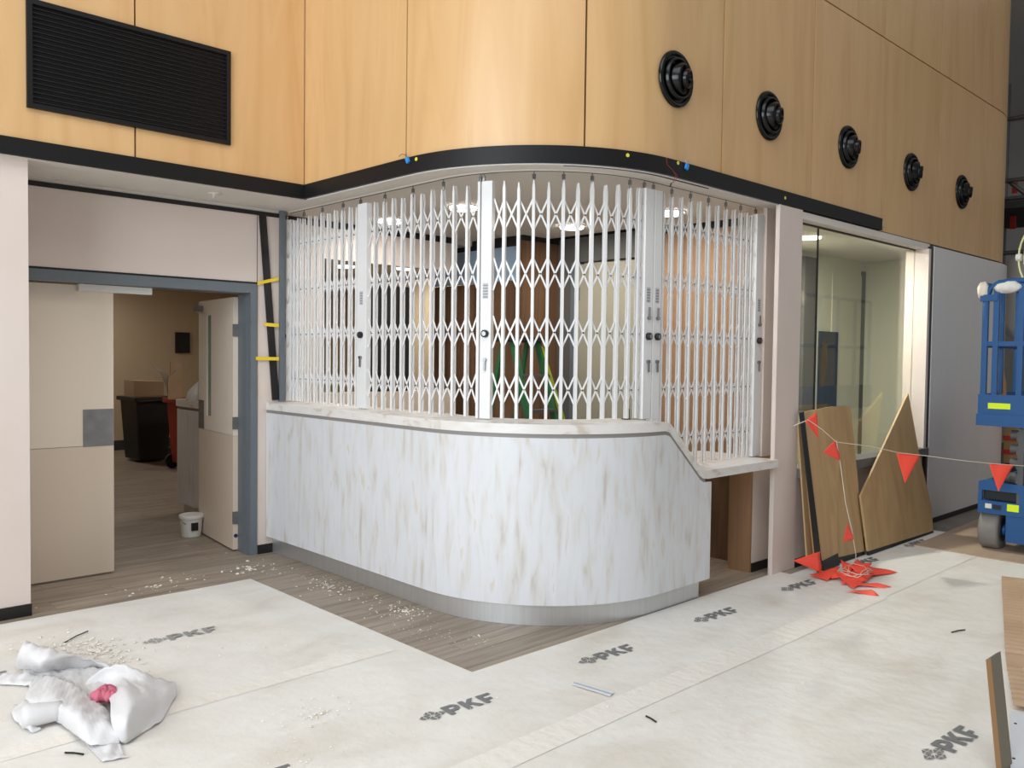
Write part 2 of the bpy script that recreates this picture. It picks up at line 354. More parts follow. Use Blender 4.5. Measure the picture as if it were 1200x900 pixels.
# ---- back room behind the doors
wb = struct('wall_back', B(1.0, 7.2, 14.55, 14.7, 0, 2.75), 'taupe', 'taupe far wall of the back room behind the doorway', 'wall')
struct('baseboard_back', B(1.0, 7.2, 14.535, 14.55, 0, .16), 'darkbase', 'dark grey skirting along the taupe far wall', 'baseboard')
struct('wall_back_left', B(.9, 1.0, 6.62, 14.7, 0, 2.75), 'taupe', 'taupe side wall of the back room behind the closed leaf', 'wall')
struct('wall_back_right', B(7.2, 7.3, 6.62, 14.7, 0, 2.75), 'taupe', 'taupe side wall of the back room seen through the gate', 'wall')
bc = struct('ceiling_back', B(.9, 7.3, 6.62, 14.7, 2.75, 2.85), 'ceilwhite', 'white ceiling of the back room', 'ceiling')
pf = thing('framed_notice', (6.3, 14.53, 1.6), 'small black framed notice on the taupe far wall', 'frame')
a_, b_ = on(206.5, 390, 1, 14.5), on(223, 413, 1, 14.5)
obj('frame', B(a_.x, b_.x, 14.51, 14.55, b_.z-.01, a_.z+.01), 'binblack', pf); obj('face', B(a_.x+.02, b_.x-.02, 14.505, 14.51, b_.z+.02, a_.z-.02), 'black', pf)

# ---- reception room behind the gate
wr_ = thing('wall_reception_back', (4.4, 6.56, 0), 'cream wall with a wide dark opening behind the left half of the gate', 'wall', kind='structure')
obj('bulkhead', B(3.46, 5.46, 6.56, 6.66, 2.47, 2.742), 'plaster', wr_); obj('trim_strip', B(3.46, 5.46, 6.554, 6.66, 2.742, 2.80), 'black', wr_)
obj('low_wall', B(3.46, 5.46, 6.56, 6.66, 0, 1.29), 'doorkick', wr_); obj('pier', B(3.46, 3.95, 6.56, 6.66, 1.29, 2.47), 'plaster', wr_)
obj('dark_panel', B(4.45, 4.95, 6.60, 6.66, 1.29, 2.28), 'backing', wr_)
we = thing('wall_reception_end', (5.75, 6.4, 0), 'walnut panelled end wall behind the middle of the gate', 'wall', kind='structure')
y = 5.91
for k in range(6):
    obj('panel', B(5.75, 5.80, y+.002, y+.218, 0, 2.36), 'walnut', we); y += .22
obj('lintel', B(5.745, 5.80, 5.97, 7.25, 2.70, 2.80), 'black', we); obj('blue_panel', B(5.74, 5.80, 5.97, 7.25, 2.37, 2.70), 'bluewall', we)
for k in range(3): obj('panel', B(5.80+k*.17, 5.968+k*.17, 5.88, 5.91, 0, 2.75), 'walnut', we)
obj('trim_strip', B(5.74, 6.31, 5.872, 5.91, 2.75, 2.80), 'black', we); obj('panel', B(5.75, 5.80, 5.88, 5.97, 0, 2.75), 'walnut', we)
ws = thing('wall_reception_right', (6.25, 4.6, 0), 'side wall with a flush door and oak panels behind the right half of the gate', 'wall', kind='structure')
obj('head_band', B(6.25, 6.35, 4.72, 5.9, 2.56, 2.80), 'greydark', ws); obj('door_leaf', B(6.265, 6.31, 4.74, 5.62, .01, 2.54), 'flushdoor', ws)
obj('door_frame', MB().box(6.24, 6.35, 5.62, 5.70, 0, 2.56).box(6.24, 6.35, 4.68, 4.74, 0, 2.56), 'framegrey', ws); obj('dark_panel', B(6.25, 6.35, 5.70, 5.9, 0, 2.56), 'greydark', ws)
for z in (.3, 1.3, 2.25): obj('hinge', B(6.25, 6.266, 5.60, 5.622, z-.06, z+.06), 'plate', ws)
for k in range(4): obj('panel', B(6.24, 6.35, 3.44+k*.31, 3.747+k*.31, 0, 2.74), 'oakpanel', ws)
obj('trim_strip', B(6.232, 6.35, 3.44, 4.68, 2.74, 2.80), 'black', ws)
wn = thing('wall_nib', (5.95, 3.41, 0), 'narrow white return wall between the gate end and the white column', 'wall', kind='structure')
obj('upper', B(5.952, 6.24, 3.41, 3.44, .885, 2.80), 'plaster', wn); obj('lower', B(5.835, 6.24, 3.41, 3.44, .07, .83), 'plaster', wn)
obj('skirting', B(5.835, 6.24, 3.402, 3.44, 0, .07), 'black', wn); obj('oak_return', B(5.805, 5.833, 3.412, 3.60, 0, .825), 'oakpanel', wn)
obj('walnut_back', B(6.02, 6.05, 3.45, 4.6, 0, .83), 'walnut', wn)
cl = struct('trim_3', B(5.862, 6.215, 3.253, 3.288, 0, 2.799), 'plaster', 'flat white column panel right of the gate', 'column', bevel=.004)

# ---- window wall on the right
wu = thing('wall_right', (7.4, 3.2, 0), 'white wall with a large internal window right of the column', 'wall', kind='structure')
obj('apron', B(6.216, 8.75, 3.258, 3.34, .07, .71), 'plaster', wu); obj('skirting', B(6.216, 8.75, 3.254, 3.34, 0, .07), 'black', wu)
obj('reveal', B(8.70, 8.755, 3.23, 3.45, .785, 2.734), 'plaster', wu)
obj('head', B(6.216, 8.80, 3.262, 3.55, 2.735, 2.788), 'ceilwhite', wu); obj('black_strip', B(8.755, 8.80, 3.225, 3.34, .07, 2.76), 'black', wu)
w1 = thing('window_1', (7.4, 3.366, .78), 'large frameless internal window reflecting the blue lift', 'window', kind='structure')
obj('pane', B(6.217, 6.685, 3.362, 3.370, .79, 2.735), 'pane', w1); obj('pane', B(6.697, 8.70, 3.362, 3.370, .79, 2.735), 'pane', w1)
obj('joint', B(6.685, 6.697, 3.36, 3.372, .79, 2.735), 'black', w1)
obj('bead', B(6.217, 8.70, 3.355, 3.377, 2.723, 2.735), 'black', w1)
obj('sill', B(6.217, 8.754, 3.20, 3.40, .71, .785), 'sillgrey', w1)
# consulting room behind the window
wq = thing('wall_consulting', (8, 5.9, 0), 'pale green-grey walls of the room behind the internal window', 'wall', kind='structure')
YC = 4.7
obj('far', B(6.35, 11.2, YC, YC+.1, 0, 2.87), 'olivewall', wq); obj('end', B(10.6, 10.7, 3.45, YC, 0, 2.87), 'olivewall', wq)
obj('ceiling', B(6.36, 10.7, 3.56, YC, 2.86, 2.88), 'ceilwhite', wq)
def inwin(nm, x0, y0, x1, y1, m, d=.02):
    a, b = on(x0, y0, 1, YC-d), on(x1, y1, 1, YC-d); obj(nm, B(a.x, b.x, YC-d, YC, max(0, b.z), min(2.85, a.z)), m, wq)
inwin('dark_panel', 944, 300, 954, 480, 'greydark', .05); inwin('dark_door', 962, 388, 976, 640, 'liftdark', .03)
inwin('door_panel', 976.5, 318, 1010, 640, 'olivewall', .012); inwin('door_stile', 1010.5, 318, 1013, 640, 'greydark', .014)
inwin('pinboard', 1024, 335, 1043, 368, 'doorcream', .02); inwin('pilaster', 1043.5, 290, 1049.5, 640, 'greydark', .04)
inwin('switch_box', 1027, 481, 1036, 492, 'greydark', .04); inwin('outlet', 1051, 487, 1058, 497, 'white', .015)
# ---- brushed metal wall on the far right
wm = thing('wall_metal', (9.5, 3.22, 0), 'brushed grey metal wall panels curving round the far right corner', 'wall', kind='structure')
obj('panel', B(8.805, 10.27, 3.22, 3.25, .06, 2.765), 'alu', wm)
pth = [(10.275, 3.22, 0, -1), (10.8, 3.22, 0, -1)] + [(10.8+1.6*math.sin(PI/2*i/18), 3.22+1.6-1.6*math.cos(PI/2*i/18), math.sin(PI/2*i/18), -math.cos(PI/2*i/18)) for i in range(1, 19)]
obj('panel', MB().sweep(pth, [(0, .06), (0, 2.765), (-.03, 2.765), (-.03, .06)]), 'alu', wm)
obj('plinth', MB().sweep([(8.8, 3.22, 0, -1)]+pth[1:], [(-.02, 0), (-.02, .06), (-.05, .06), (-.05, 0)]), 'black', wm)
obj('top_gap', MB().sweep([(7.70, 3.27, 0, -1), (10.8, 3.27, 0, -1)] + [(x[0]-.09*x[2]*0, x[1]+.09*(-x[3]), x[2], x[3]) for x in pth[2:]], [(0, 2.765), (0, 2.795), (-.05, 2.795), (-.05, 2.765)]), 'black', wm)

# ---- the hall beyond
struct('wall_hall_far', B(19, 19.2, -7, 16, 0, 9), 'hallgrey', 'grey far wall of the hall behind the scaffold', 'wall')
struct('ceiling_hall', B(12.4, 19, -7, 16, 6.4, 6.6), 'hallgrey', 'grey ceiling of the far hall beyond the corner', 'ceiling')

# ================================================================== RECEPTION COUNTER
CC = (4.405, 4.28)
ct = thing('reception_counter', (3.6, 3.7, 0), 'curved reception counter with marbled white laminate front and steel kickplate', 'counter')
def prof_top(x):                             # worktop upper surface along the straight right-hand run
    P = [(4.40, 1.235), (4.455, 1.233), (4.49, 1.218), (4.515, 1.195), (4.83, .915), (4.87, .893), (4.92, .886), (5.90, .886)]
    if x <= P[0][0]: return P[0][1]
    for a, b in zip(P, P[1:]):
        if x <= b[0]: return a[1]+(b[1]-a[1])*(x-a[0])/(b[0]-a[0])
    return P[-1][1]
TH = .058
full = outline(CC[0], CC[1], 1.06, 6.385, 4.405)
XR = [4.44, 4.47, 4.49, 4.515, 4.57, 4.65, 4.73, 4.80, 4.83, 4.85, 4.87, 4.90, 4.92, 4.97]
# front panel
vs = MB(); n = 0
pa = full[:-1] + [(x, CC[1]-1.06, 0, -1) for x in XR]
top = [1.152 if q[0] <= 4.41 else (prof_top(q[0])-TH-.024) for q in pa]
g_ = []
for q, tz in zip(pa, top):
    g_.append([(q[0], q[1], .14), (q[0], q[1], tz), (q[0]-q[2]*.03, q[1]-q[3]*.03, tz), (q[0]-q[2]*.03, q[1]-q[3]*.03, .14)])
V = [v for r_ in g_ for v in r_]; Fc = []
for i in range(len(g_)-1):
    for k in range(4): Fc.append((i*4+k, i*4+(k+1) % 4, i*4+4+(k+1) % 4, i*4+4+k))
Fc += [(0, 1, 2, 3), tuple(4*(len(g_)-1)+k for k in (3, 2, 1, 0))]
obj('front_panel', MB().add(V, Fc), 'laminate', ct)
obj('end_panel', B(4.94, 4.97, 3.252, 3.9, .14, .80), 'laminate', ct)
# recessed shadow gap
def band(pa, o0, o1, zt, zb):
    V = []; Fc = []
    for q, a, b in zip(pa, zt, zb):
        for o, z in ((o0, a), (o1, a), (o1, b), (o0, b)): V.append((q[0]+q[2]*o, q[1]+q[3]*o, z))
    m = len(pa)
    for i in range(m-1):
        for k in range(4): Fc.append((i*4+k, i*4+(k+1) % 4, i*4+4+(k+1) % 4, i*4+4+k))
    Fc += [(0, 1, 2, 3), tuple(4*(m-1)+k for k in (3, 2, 1, 0))]; return MB().add(V, Fc)
tt = [1.235 if q[0] <= 4.41 else prof_top(q[0]) for q in pa]
pg = pa[:-2]
obj('shadow_gap', band(pg, -.004, -.02, [z-TH+.001 for z in tt[:-2]], [z-TH-.026 for z in tt[:-2]]), 'gap', ct)
# worktop, stepping down to the low shelf
pw = full[:-1] + [(x, CC[1]-1.06, 0, -1) for x in XR] + [(5.2, 3.22, 0, -1), (5.5, 3.22, 0, -1), (5.861, 3.22, 0, -1)]
tw = [1.235 if q[0] <= 4.41 else prof_top(q[0]) for q in pw]
wt = band(pw, .004, -.42, tw, [z-TH for z in tw]); obj('worktop', wt, 'laminate_top', ct)
obj('low_shelf', B(4.95, 5.94, 3.641, 3.95, .828, .884), 'laminate_top', ct)
kp = outline(CC[0], CC[1], 1.00, 6.385, 4.93)
obj('kickplate', MB().sweep(kp, [(0, .001), (0, .142), (-.02, .142), (-.02, .001)]), 'steel', ct)
obj('carcass', MB().sweep(outline(CC[0], CC[1], .98, 6.38, 4.93), [(0, .05), (0, 1.10 if 0 else .80), (-.02, .80), (-.02, .05)]), 'backing', ct)

# ================================================================== SLIDING TRELLIS GATE
def tr(s):
    if s < 2: return Vector((3.55, 6.4-s, 0)), -PI/2
    a = (s-2)/.96
    if a < PI/2: return Vector((4.51-.96*math.cos(a), 4.40-.96*math.sin(a), 0)), math.atan2(-math.cos(a), math.sin(a))
    return Vector((4.51+(s-2-.96*PI/2), 3.44, 0)), 0.
def zbot(s):
    p, _ = tr(s); return (prof_top(p.x) if p.y < 3.45 else 1.235) + .012
bar_cache = {}
def bar_mesh(h):
    k = round(h, 3)
    if k not in bar_cache:
        mb = MB()
        for y0, y1 in ((-.016, -.005), (.005, .016)):
            mb.box(-.009, .009, y0, y1, 0, k-.05)
            mb.add([(-.009, y0, k-.05), (.009, y0, k-.05), (.009, y1, k-.05), (-.009, y1, k-.05), (-.003, y0, k), (.003, y0, k), (.003, y1, k), (-.003, y1, k)], [(0, 1, 5, 4), (1, 2, 6, 5), (2, 3, 7, 6), (3, 0, 4, 7), (4, 5, 6, 7)])
        z = .1
        while z < k-.1: mb.box(-.005, .005, -.006, .006, z-.006, z+.006); z += .365
        bar_cache[k] = linmesh('bar', mb, 'gate')
    return bar_cache[k]
link = linmesh('lattice_link', B(-.5, .5, -.0015, .0015, -.0055, .0055), 'gate')
rivet = linmesh('rivet', MB().lathe([(.006, -.006), (.006, .006)], (0, 0, 0), (0, 1, 0), 8), 'chrome')
hang = linmesh('hanger', MB().tube([(0, 0, 0), (0, 0, .085)], .004).box(-.008, .008, -.008, .008, .03, .06), 'chrome')
ZT = 2.735; LEV = [2.527, 2.157, 1.792, 1.430, 1.090]
def post(g, s0, s1, face_locks=True, deep=.045):
    p, a = tr((s0+s1)/2); hw = (s1-s0)/2
    mx = Matrix.Translation(p) @ Matrix.Rotation(a, 4, 'Z'); zb = max(zbot(s0), zbot(s1))-.006
    po = obj('post', MB().box(-hw+.003, hw-.003, -deep/2, deep/2, zb, ZT+.005, mx), 'gate', g, bevel=.003)
    if face_locks:
        y = -deep/2
        lk = obj('lock_knob', MB().lathe([(.021, .024), (.024, .020), (.024, 0), (.017, -.001)], mx @ Vector((0, y, 1.78)), mx.to_3x3() @ Vector((0, -1, 0)), 16), 'binblack', po)
        obj('lock_cap', MB().lathe([(.014, .026), (.014, .022)], mx @ Vector((0, y, 1.78)), mx.to_3x3() @ Vector((0, -1, 0)), 14), 'chrome', po)
        for zc, up in ((1.615, -1), (1.90, 1)) if hw < .062 and s0 > 3 or s0 < 0 else ((1.615, -1),):
            obj('pull', MB().lathe([(.012, .018), (.012, 0)], mx @ Vector((0, y, zc)), mx.to_3x3() @ Vector((0, -1, 0)), 12).box(-.006, .006, y-.016, y-.008, min(zc, zc+up*.07), max(zc, zc+up*.07), mx), 'chrome', po)
        obj('maker_label', MB().box(-.022, .018, y-.001, y, 2.00, 2.10, mx), 'paperlabel', po)
        for k in range(5): obj('label_line', MB().box(-.018, .014, y-.0014, y-.001, 2.008+k*.018, 2.016+k*.018, mx), 'gap', po)
    share('hanger', hang, g, mx @ Matrix.Translation((-hw+.01 if hw > .02 else 0, 0, ZT-.02)))
    return po
def leaf(label, s_list, posts, levels, hangs):
    p0, _ = tr(s_list[len(s_list)//2]); g = thing('trellis_gate', (p0.x, p0.y, zbot(s_list[len(s_list)//2])), label, 'gate', 'sliding trellis gate leaves above the counter')
    for s0, s1, lk in posts: post(g, s0, s1, lk)
    for i, s in enumerate(s_list):
        p, a = tr(s); zb = zbot(s)
        share('bar', bar_mesh(ZT-zb-(0.012 if i % 2 else 0)), g, Matrix.Translation((p.x, p.y, zb)) @ Matrix.Rotation(a, 4, 'Z'))
        if i in hangs: share('hanger', hang, g, Matrix.Translation((p.x, p.y, ZT-.02)))
    ends = [posts[0][1]] if posts[0][1] < s_list[0] else []
    full_s = ([max(q[1] for q in posts if q[1] <= s_list[0]+.001)] if any(q[1] <= s_list[0]+.001 for q in posts) else []) + s_list + \
             ([min(q[0] for q in posts if q[0] >= s_list[-1]-.001)] if any(q[0] >= s_list[-1]-.001 for q in posts) else [])
    for s0, s1 in zip(full_s, full_s[1:]):
        a, _ = tr(s0); b, _ = tr(s1); d = b-a; w_ = d.length; an = math.atan2(d.y, d.x); c = (a+b)/2
        for z in levels:
            if z-.13 < max(zbot(s0), zbot(s1)): continue
            hgt = .205
            for sg, oy in ((1, -.002), (-1, .002)):
                L_ = math.hypot(w_, hgt)
                share('lattice_link', link, g, Matrix.Translation((c.x, c.y, z)) @ Matrix.Rotation(an, 4, 'Z') @ Matrix.Translation((0, oy, 0)) @ Matrix.Rotation(-sg*math.atan2(hgt, w_), 4, 'Y') @ Matrix.Diagonal((L_, 1, 1, 1)))
            share('rivet', rivet, g, Matrix.Translation((c.x, c.y, z)) @ Matrix.Rotation(an, 4, 'Z'))
    return g
SA = [.05, .105, .165, .245, .335, .43, .525, .62, .72, .82, .925, 1.02]
leaf('leftmost trellis gate leaf, bunched against the door wall', SA, [(-.04, .005, True)], LEV[:4], (3, 6, 9))
SB = [1.253+.1093*i for i in range(10)]
leaf('trellis gate leaf second from the left, between two flat white posts', SB, [(1.046, 1.168, True), (2.316, 2.342, False)], LEV[:4], (1, 4, 7))
SC = [2.495+.0925*i for i in range(10)] + [3.405]
leaf('middle trellis gate leaf on the tightest curve of the counter', SC, [(2.344, 2.425, True), (3.447, 3.540, True)], LEV[:4], (2, 4, 6, 9))
SD = [3.655, 3.758, 3.866, 3.976, 4.085, 4.196, 4.31, 4.42, 4.53, 4.62, 4.70, 4.765]
leaf('rightmost trellis gate leaf, reaching down to the low shelf', SD, [(3.543, 3.632, True), (4.82, 4.93, True)], LEV, (1, 3, 5, 7, 9))
bs = thing('black_latch', (4.36, 3.47, 1.237), 'small black latch block standing on the counter by the last gate leaf', 'latch')
a_ = fl(777, 494, 1.24); obj('body', B(a_.x-.013, a_.x+.013, 3.49, 3.52, 1.236, 1.305), 'binblack', bs); obj('base', B(a_.x-.02, a_.x+.02, 3.48, 3.53, 1.2355, 1.24), 'binblack', bs)
sj = struct('trim_4', B(3.455, 3.50, 6.36, 6.42, 1.24, 2.80), 'framegrey', 'dark grey steel jamb at the left end of the gate', 'trim')

# loose black trim strip taped on the nib wall
bt = thing('loose_trim_strip', (3.40, 6.37, 1.24), 'black trim strip leaning on the wall beside the gate, held by yellow tape', 'trim strip')
q = [on(a, b, 1, 6.375) for a, b in ((304, 251), (312, 251), (327.5, 468.5), (319.5, 469))]
obj('strip', MB().prism(q, (0, .012, 0)), 'black', bt)
for i, (x0, y0, x1, y1) in enumerate(((302, 332, 327, 326.5), (310, 380, 327, 381.5), (300, 420, 327, 420.5))):
    q = [on(x0, y0-2, 1, 6.368), on(x1, y1-2, 1, 6.368), on(x1, y1+2, 1, 6.368), on(x0, y0+2, 1, 6.368)]
    obj('yellow_tape', MB().prism(q, (0, .004, 0)), 'yellow', bt)

# ================================================================== CEILING LIGHTS
def downlight(x, y, z, label, group, r=.105, m='lamp', power=9):
    t = thing('downlight', (x, y, z), label, 'ceiling light', group)
    obj('trim_ring', MB().lathe([(r+.014, 0), (r+.014, -.006), (r, -.008), (r, 0)], (x, y, z), (0, 0, 1), 28, False), 'white', t)
    obj('diffuser', MB().lathe([(r, -.004), (r*.98, -.024), (r*.9, -.027)], (x, y, z), (0, 0, 1), 28), m, t)
    if power:
        l = bpy.data.lights.new('downlight_glow', 'AREA'); l.shape = 'DISK'; l.size = r*1.8; l.energy = power; l.color = (1, .95, .88)
        o = bpy.data.objects.new('downlight_glow', l); col.objects.link(o); o.parent = t; o.location = (0, 0, -.032)
for x, y, s in ((4.34, 6.08, 'round ceiling light behind the second gate leaf, further from the camera'), (4.34, 5.11, 'round ceiling light behind the second gate leaf, nearest the middle post'),
                (5.63, 5.14, 'round ceiling light behind the middle gate leaf'), (5.60, 4.06, 'round ceiling light behind the rightmost gate leaf')):
    downlight(x, y, 2.80, s, 'reception downlights')
for x, y, s in ((5.95, 9.3, 'round ceiling light of the back room glimpsed through the leftmost gate leaf'), (6.6, 8.9, 'round ceiling light of the back room glimpsed beside the first flat post'), (4.2, 13.4, 'added unseen ceiling light brightening the taupe far wall above the bins'), (2.3, 9.0, 'added unseen ceiling light brightening the back counter just inside the doorway')):  # lamps above bins and inside doorway are added, unseen, to brighten the room
    downlight(x, y, 2.75, s, 'back room downlights', .12, 'lampdim', 6 if y == 9.0 else 14)
downlight(8.0, 4.1, 2.86, 'round ceiling light in the room behind the internal window', 'back room downlights', .1, 'lampdim', 66)

# ================================================================== BULKHEAD FITTINGS
vg = thing('vent_grille', (2.1, 5.76, 3.09), 'large black louvred air grille set in the left plywood panels', 'vent')
vx0, vx1, vz0, vz1, vy = 1.45, 2.73, 3.095, 3.742, 5.735
obj('frame', MB().box(vx0, vx1, vy, 5.765, vz0, vz0+.03).box(vx0, vx1, vy, 5.765, vz1-.03, vz1).box(vx0, vx0+.03, vy, 5.765, vz0+.03, vz1-.03).box(vx1-.03, vx1, vy, 5.765, vz0+.03, vz1-.03), 'fascia', vg)
obj('backing', B(vx0+.02, vx1-.02, 5.756, 5.7595, vz0+.02, vz1-.02), 'black', vg)
slat = linmesh('slat', MB().prism([(vx0+.03, -.004, -.008), (vx0+.03, -.006, -.004), (vx0+.03, .012, .012), (vx0+.03, .012, .008)], (vx1-vx0-.06, 0, 0)), 'black')
for k in range(21): share('slat', slat, vg, Matrix.Translation((0, 5.746, vz0+.047+k*.0277)))
for i, (px, py) in enumerate(((793, 92), (902, 137), (995, 173), (1069, 202), (1128, 224))):
    c = on(px, py, 1, 3.255)
    c.y = 3.266; c.z = 3.415; A = (0, -1, 0)
    nz = thing('jet_diffuser', c, ('black round jet air diffuser nearest the curved corner', 'second black round jet air diffuser from the curved corner', 'middle one of the five black round jet air diffusers', 'fourth black round jet air diffuser from the curved corner', 'black round jet air diffuser furthest right')[i], 'air vent', 'row of jet diffusers on the plywood')
    obj('flange', MB().lathe([(.177, 0), (.177, .012), (.168, .022), (.152, .024), (.146, .004)], c, A, 36, False), 'blackgloss', nz)
    obj('backplate', MB().lathe([(.150, .002), (.150, .005)], c, A, 30), 'blackgloss', nz)
    obj('ring', MB().lathe([(.132, .004), (.128, .040), (.120, .046), (.112, .040), (.110, .004)], c, A, 32, False), 'blackgloss', nz)
    ax = Vector((.35+.1*(i > 2), -1, -.08)).normalized()
    nb = obj('nozzle', MB().lathe([(.100, .005), (.098, .05), (.092, .066), (.084, .060), (.080, .03)], c, ax, 30, False), 'blackgloss', nz)
    obj('throat', MB().lathe([(.082, .03), (.082, .034)], c, ax, 28), 'black', nb)
    obj('inner_cone', MB().lathe([(.058, .03), (.060, .085), (.054, .100), (.046, .098), (.030, .06)], c, ax, 26), 'blackgloss', nb)
    t_ = ax.cross(Vector((0, 0, 1))).normalized(); up = t_.cross(ax)
    mx = Matrix.Translation(c+ax*.09) @ Matrix((t_, ax, up)).transposed().to_4x4()
    obj('vane', MB().box(-.085, .0, -.02, .006, -.006, .006, mx), 'liftdark', nb)

# ================================================================== PROTECTIVE SHEETS WITH PRINT
def hgt(x, y): return .0042+.0013*math.sin(x*3.1+y*1.7)+.0008*math.sin(y*6.3-x*2.2)+.0003*math.sin(x*11+y*7)
def film(name, label, x0, x1, y0, y1, lift=0., cut=None):
    xs_ = [x0+(x1-x0)*i/max(1, round((x1-x0)/.09)) for i in range(max(1, round((x1-x0)/.09))+1)]
    ys_ = [y0+(y1-y0)*i/max(1, round((y1-y0)/.09)) for i in range(max(1, round((y1-y0)/.09))+1)]
    mb = MB(); mb.sheet([[(x, y, hgt(x, y)+lift) for y in ys_] for x in xs_])
    if cut: mb.sheet([[(cut[0]+(cut[1]-cut[0])*i/40, cut[2]+(cut[3]-cut[2])*j/8, hgt(cut[0]+(cut[1]-cut[0])*i/40, cut[2]+(cut[3]-cut[2])*j/8)+lift) for j in range(9)] for i in range(41)])
    o = obj(name, mb, 'sheet', base=((x0+x1)/2, (y0+y1)/2, 0)); return tag(o, label, 'floor sheet', 'protective floor sheets')
s1 = film('protective_sheet', 'printed white protective sheet in front of the doorway', -2.5, 2.875, 3.20, 5.72, -.0004)
s2 = film('protective_sheet', 'printed white protective sheet running along the counter foot', -2.5, 6.0, 2.42, 3.272, .001)
s4 = film('protective_sheet', 'printed white protective sheet under the leaning plywood boards', 5.96, 8.6, 2.42, 3.17, .0018)
s3 = film('protective_sheet', 'printed white protective sheet nearest the camera', -2.5, 7.9, -2.5, 2.5, -.0005)
ov = MB(); ov.sheet([[(x*.08-2.5, y, hgt(x*.08-2.5, y)+.0016+.0004*(x % 2)) for y in (2.40, 2.46, 2.52, 2.57)] for x in range(106)])
obj('seam_overlap', ov, 'seam', s2)
ov = MB(); ov.sheet([[(x*.08-2.5, y, hgt(x*.08-2.5, y)+.0010+.0003*(x % 2)) for y in (3.80, 3.86, 3.92)] for x in range(67)])
obj('seam_overlap', ov, 'seam', s1)
LET = {'P': [[(0, 0), (.26, 0), (.26, 1), (0, 1)], [(.26, .30), (.55, .30), (.50, .53), (.26, .53)], [(.26, .78), (.50, .78), (.55, 1), (.26, 1)],
             [(.50, .53), (.55, .30), (.70, .39), (.78, .56), (.54, .60)], [(.54, .60), (.78, .56), (.78, .74), (.54, .71)], [(.54, .71), (.78, .74), (.70, .91), (.55, 1), (.50, .78)]],
       'K': [[(0, 0), (.26, 0), (.26, 1), (0, 1)], [(.26, .66), (.26, .34), (.36, .44), (.52, .60), (.84, 1), (.54, 1)], [(.36, .44), (.56, 0), (.88, 0), (.52, .60)]],
       'F': [[(0, 0), (.26, 0), (.26, 1), (0, 1)], [(.26, .30), (.56, .30), (.56, .52), (.26, .52)], [(.26, .78), (.72, .78), (.72, 1), (.26, 1)]]}
def pkf(parent, px, py, L_, rot, lift=.0052, m='print'):
    """three slab letters with a lozenge mark of small triangles in front, printed on the film"""
    ca, sa = math.cos(rot), math.sin(rot); hh = L_*.20
    def P(u, v): return (px+u*ca-v*sa, py+u*sa+v*ca, hgt(px+u*ca-v*sa, py+u*sa+v*ca)+lift)
    u = L_*.27
    for ch, wd in (('P', .80), ('K', .88), ('F', .70)):
        mb = MB()
        for pl in LET[ch]:
            q = [P(u+a*hh*1.15, b*hh) for a, b in pl]; mb.add(q, [tuple(range(len(q)))])
        obj('printed_letter', mb, m, parent)
        u += wd*hh*1.15+.13*hh
    mb = MB(); c0, c1 = L_*.115, hh*.5; e = hh*.5
    for qx, qy in ((-1, 0), (1, 0), (0, 1), (0, -1)):
        ox, oy = c0+qx*e*.86, c1+qy*e*.55
        for sx_, sy_ in ((-1, 1), (1, 1), (-1, -1), (1, -1)):
            if (qx, qy) in ((0, 1), (0, -1)) and False: continue
            mb.add([P(ox+sx_*e*.08, oy+sy_*e*.06), P(ox+sx_*e*.66, oy+sy_*e*.06), P(ox+sx_*e*.08, oy+sy_*e*.44)], [(0, 1, 2)])
    obj('printed_mark', mb, m, parent)
for k in range(-1, 6): pkf(s2 if k < 4 else s4, 2.33+1.066*k, 2.945-.005*k, .47, -.06, .0052 if k < 4 else .0060)
pkf(s1, 1.79, 4.775, .47, -.05, m='printpale'); pkf(s1, .7, 4.8, .47, -.05, m='printpale')
pkf(s3, 3.64, 1.25, .50, -.06); pkf(s3, 4.75, 1.22, .50, -.06); pkf(s3, 2.55, 1.28, .50, -.06)
fp_ = tag(obj('floor_board', MB().prism([(7.75, 2.93, .002), (9.9, 2.99, .002), (12.5, 2.9, .002), (12.5, 1.0, .002), (7.72, 1.0, .002)], (0, 0, .012)), 'floorply', base=(9, 2, 0)), 'brown floor protection board under the blue lift', 'floor board')

# ---- rubble: plaster crumbs on the floor
def crumbs(name, label, spots, m='rubble'):
    mb = MB()
    for (cx, cy, rx, ry, n, s0, s1, zz) in spots:
        for k in range(n):
            a = random.random()*2*PI; rr = abs(random.gauss(0, .5)); x = cx+rx*rr*math.cos(a); y = cy+ry*rr*math.sin(a); s = random.uniform(s0, s1)
            if name == 'plaster_crumbs' and (x > 3.36 or (x > 3.30 and y < 4.2)) and y > 3.27: continue
            if name == 'plaster_crumbs' and y < 3.3: continue
            b = random.random()*PI; mx = Matrix.Translation((x, y, zz+s*.25)) @ Matrix.Rotation(b, 4, 'Z') @ Matrix.Rotation(random.uniform(-.4, .4), 4, 'X')
            mb.add([mx @ Vector(v) for v in ((-s, -s*.6, -s*.25), (s, -s*.5, -s*.25), (s*.7, s*.7, -s*.25), (-s*.8, s*.5, -s*.25), (-s*.3, -.1*s, s*.35), (s*.4, s*.1, s*.3))], [(0, 1, 5, 4), (1, 2, 5), (2, 3, 4, 5), (3, 0, 4), (0, 3, 2, 1)])
    o = obj(name, mb, m, base=(spots[0][0], spots[0][1], 0)); return tag(o, label, 'rubble', None, 'stuff')
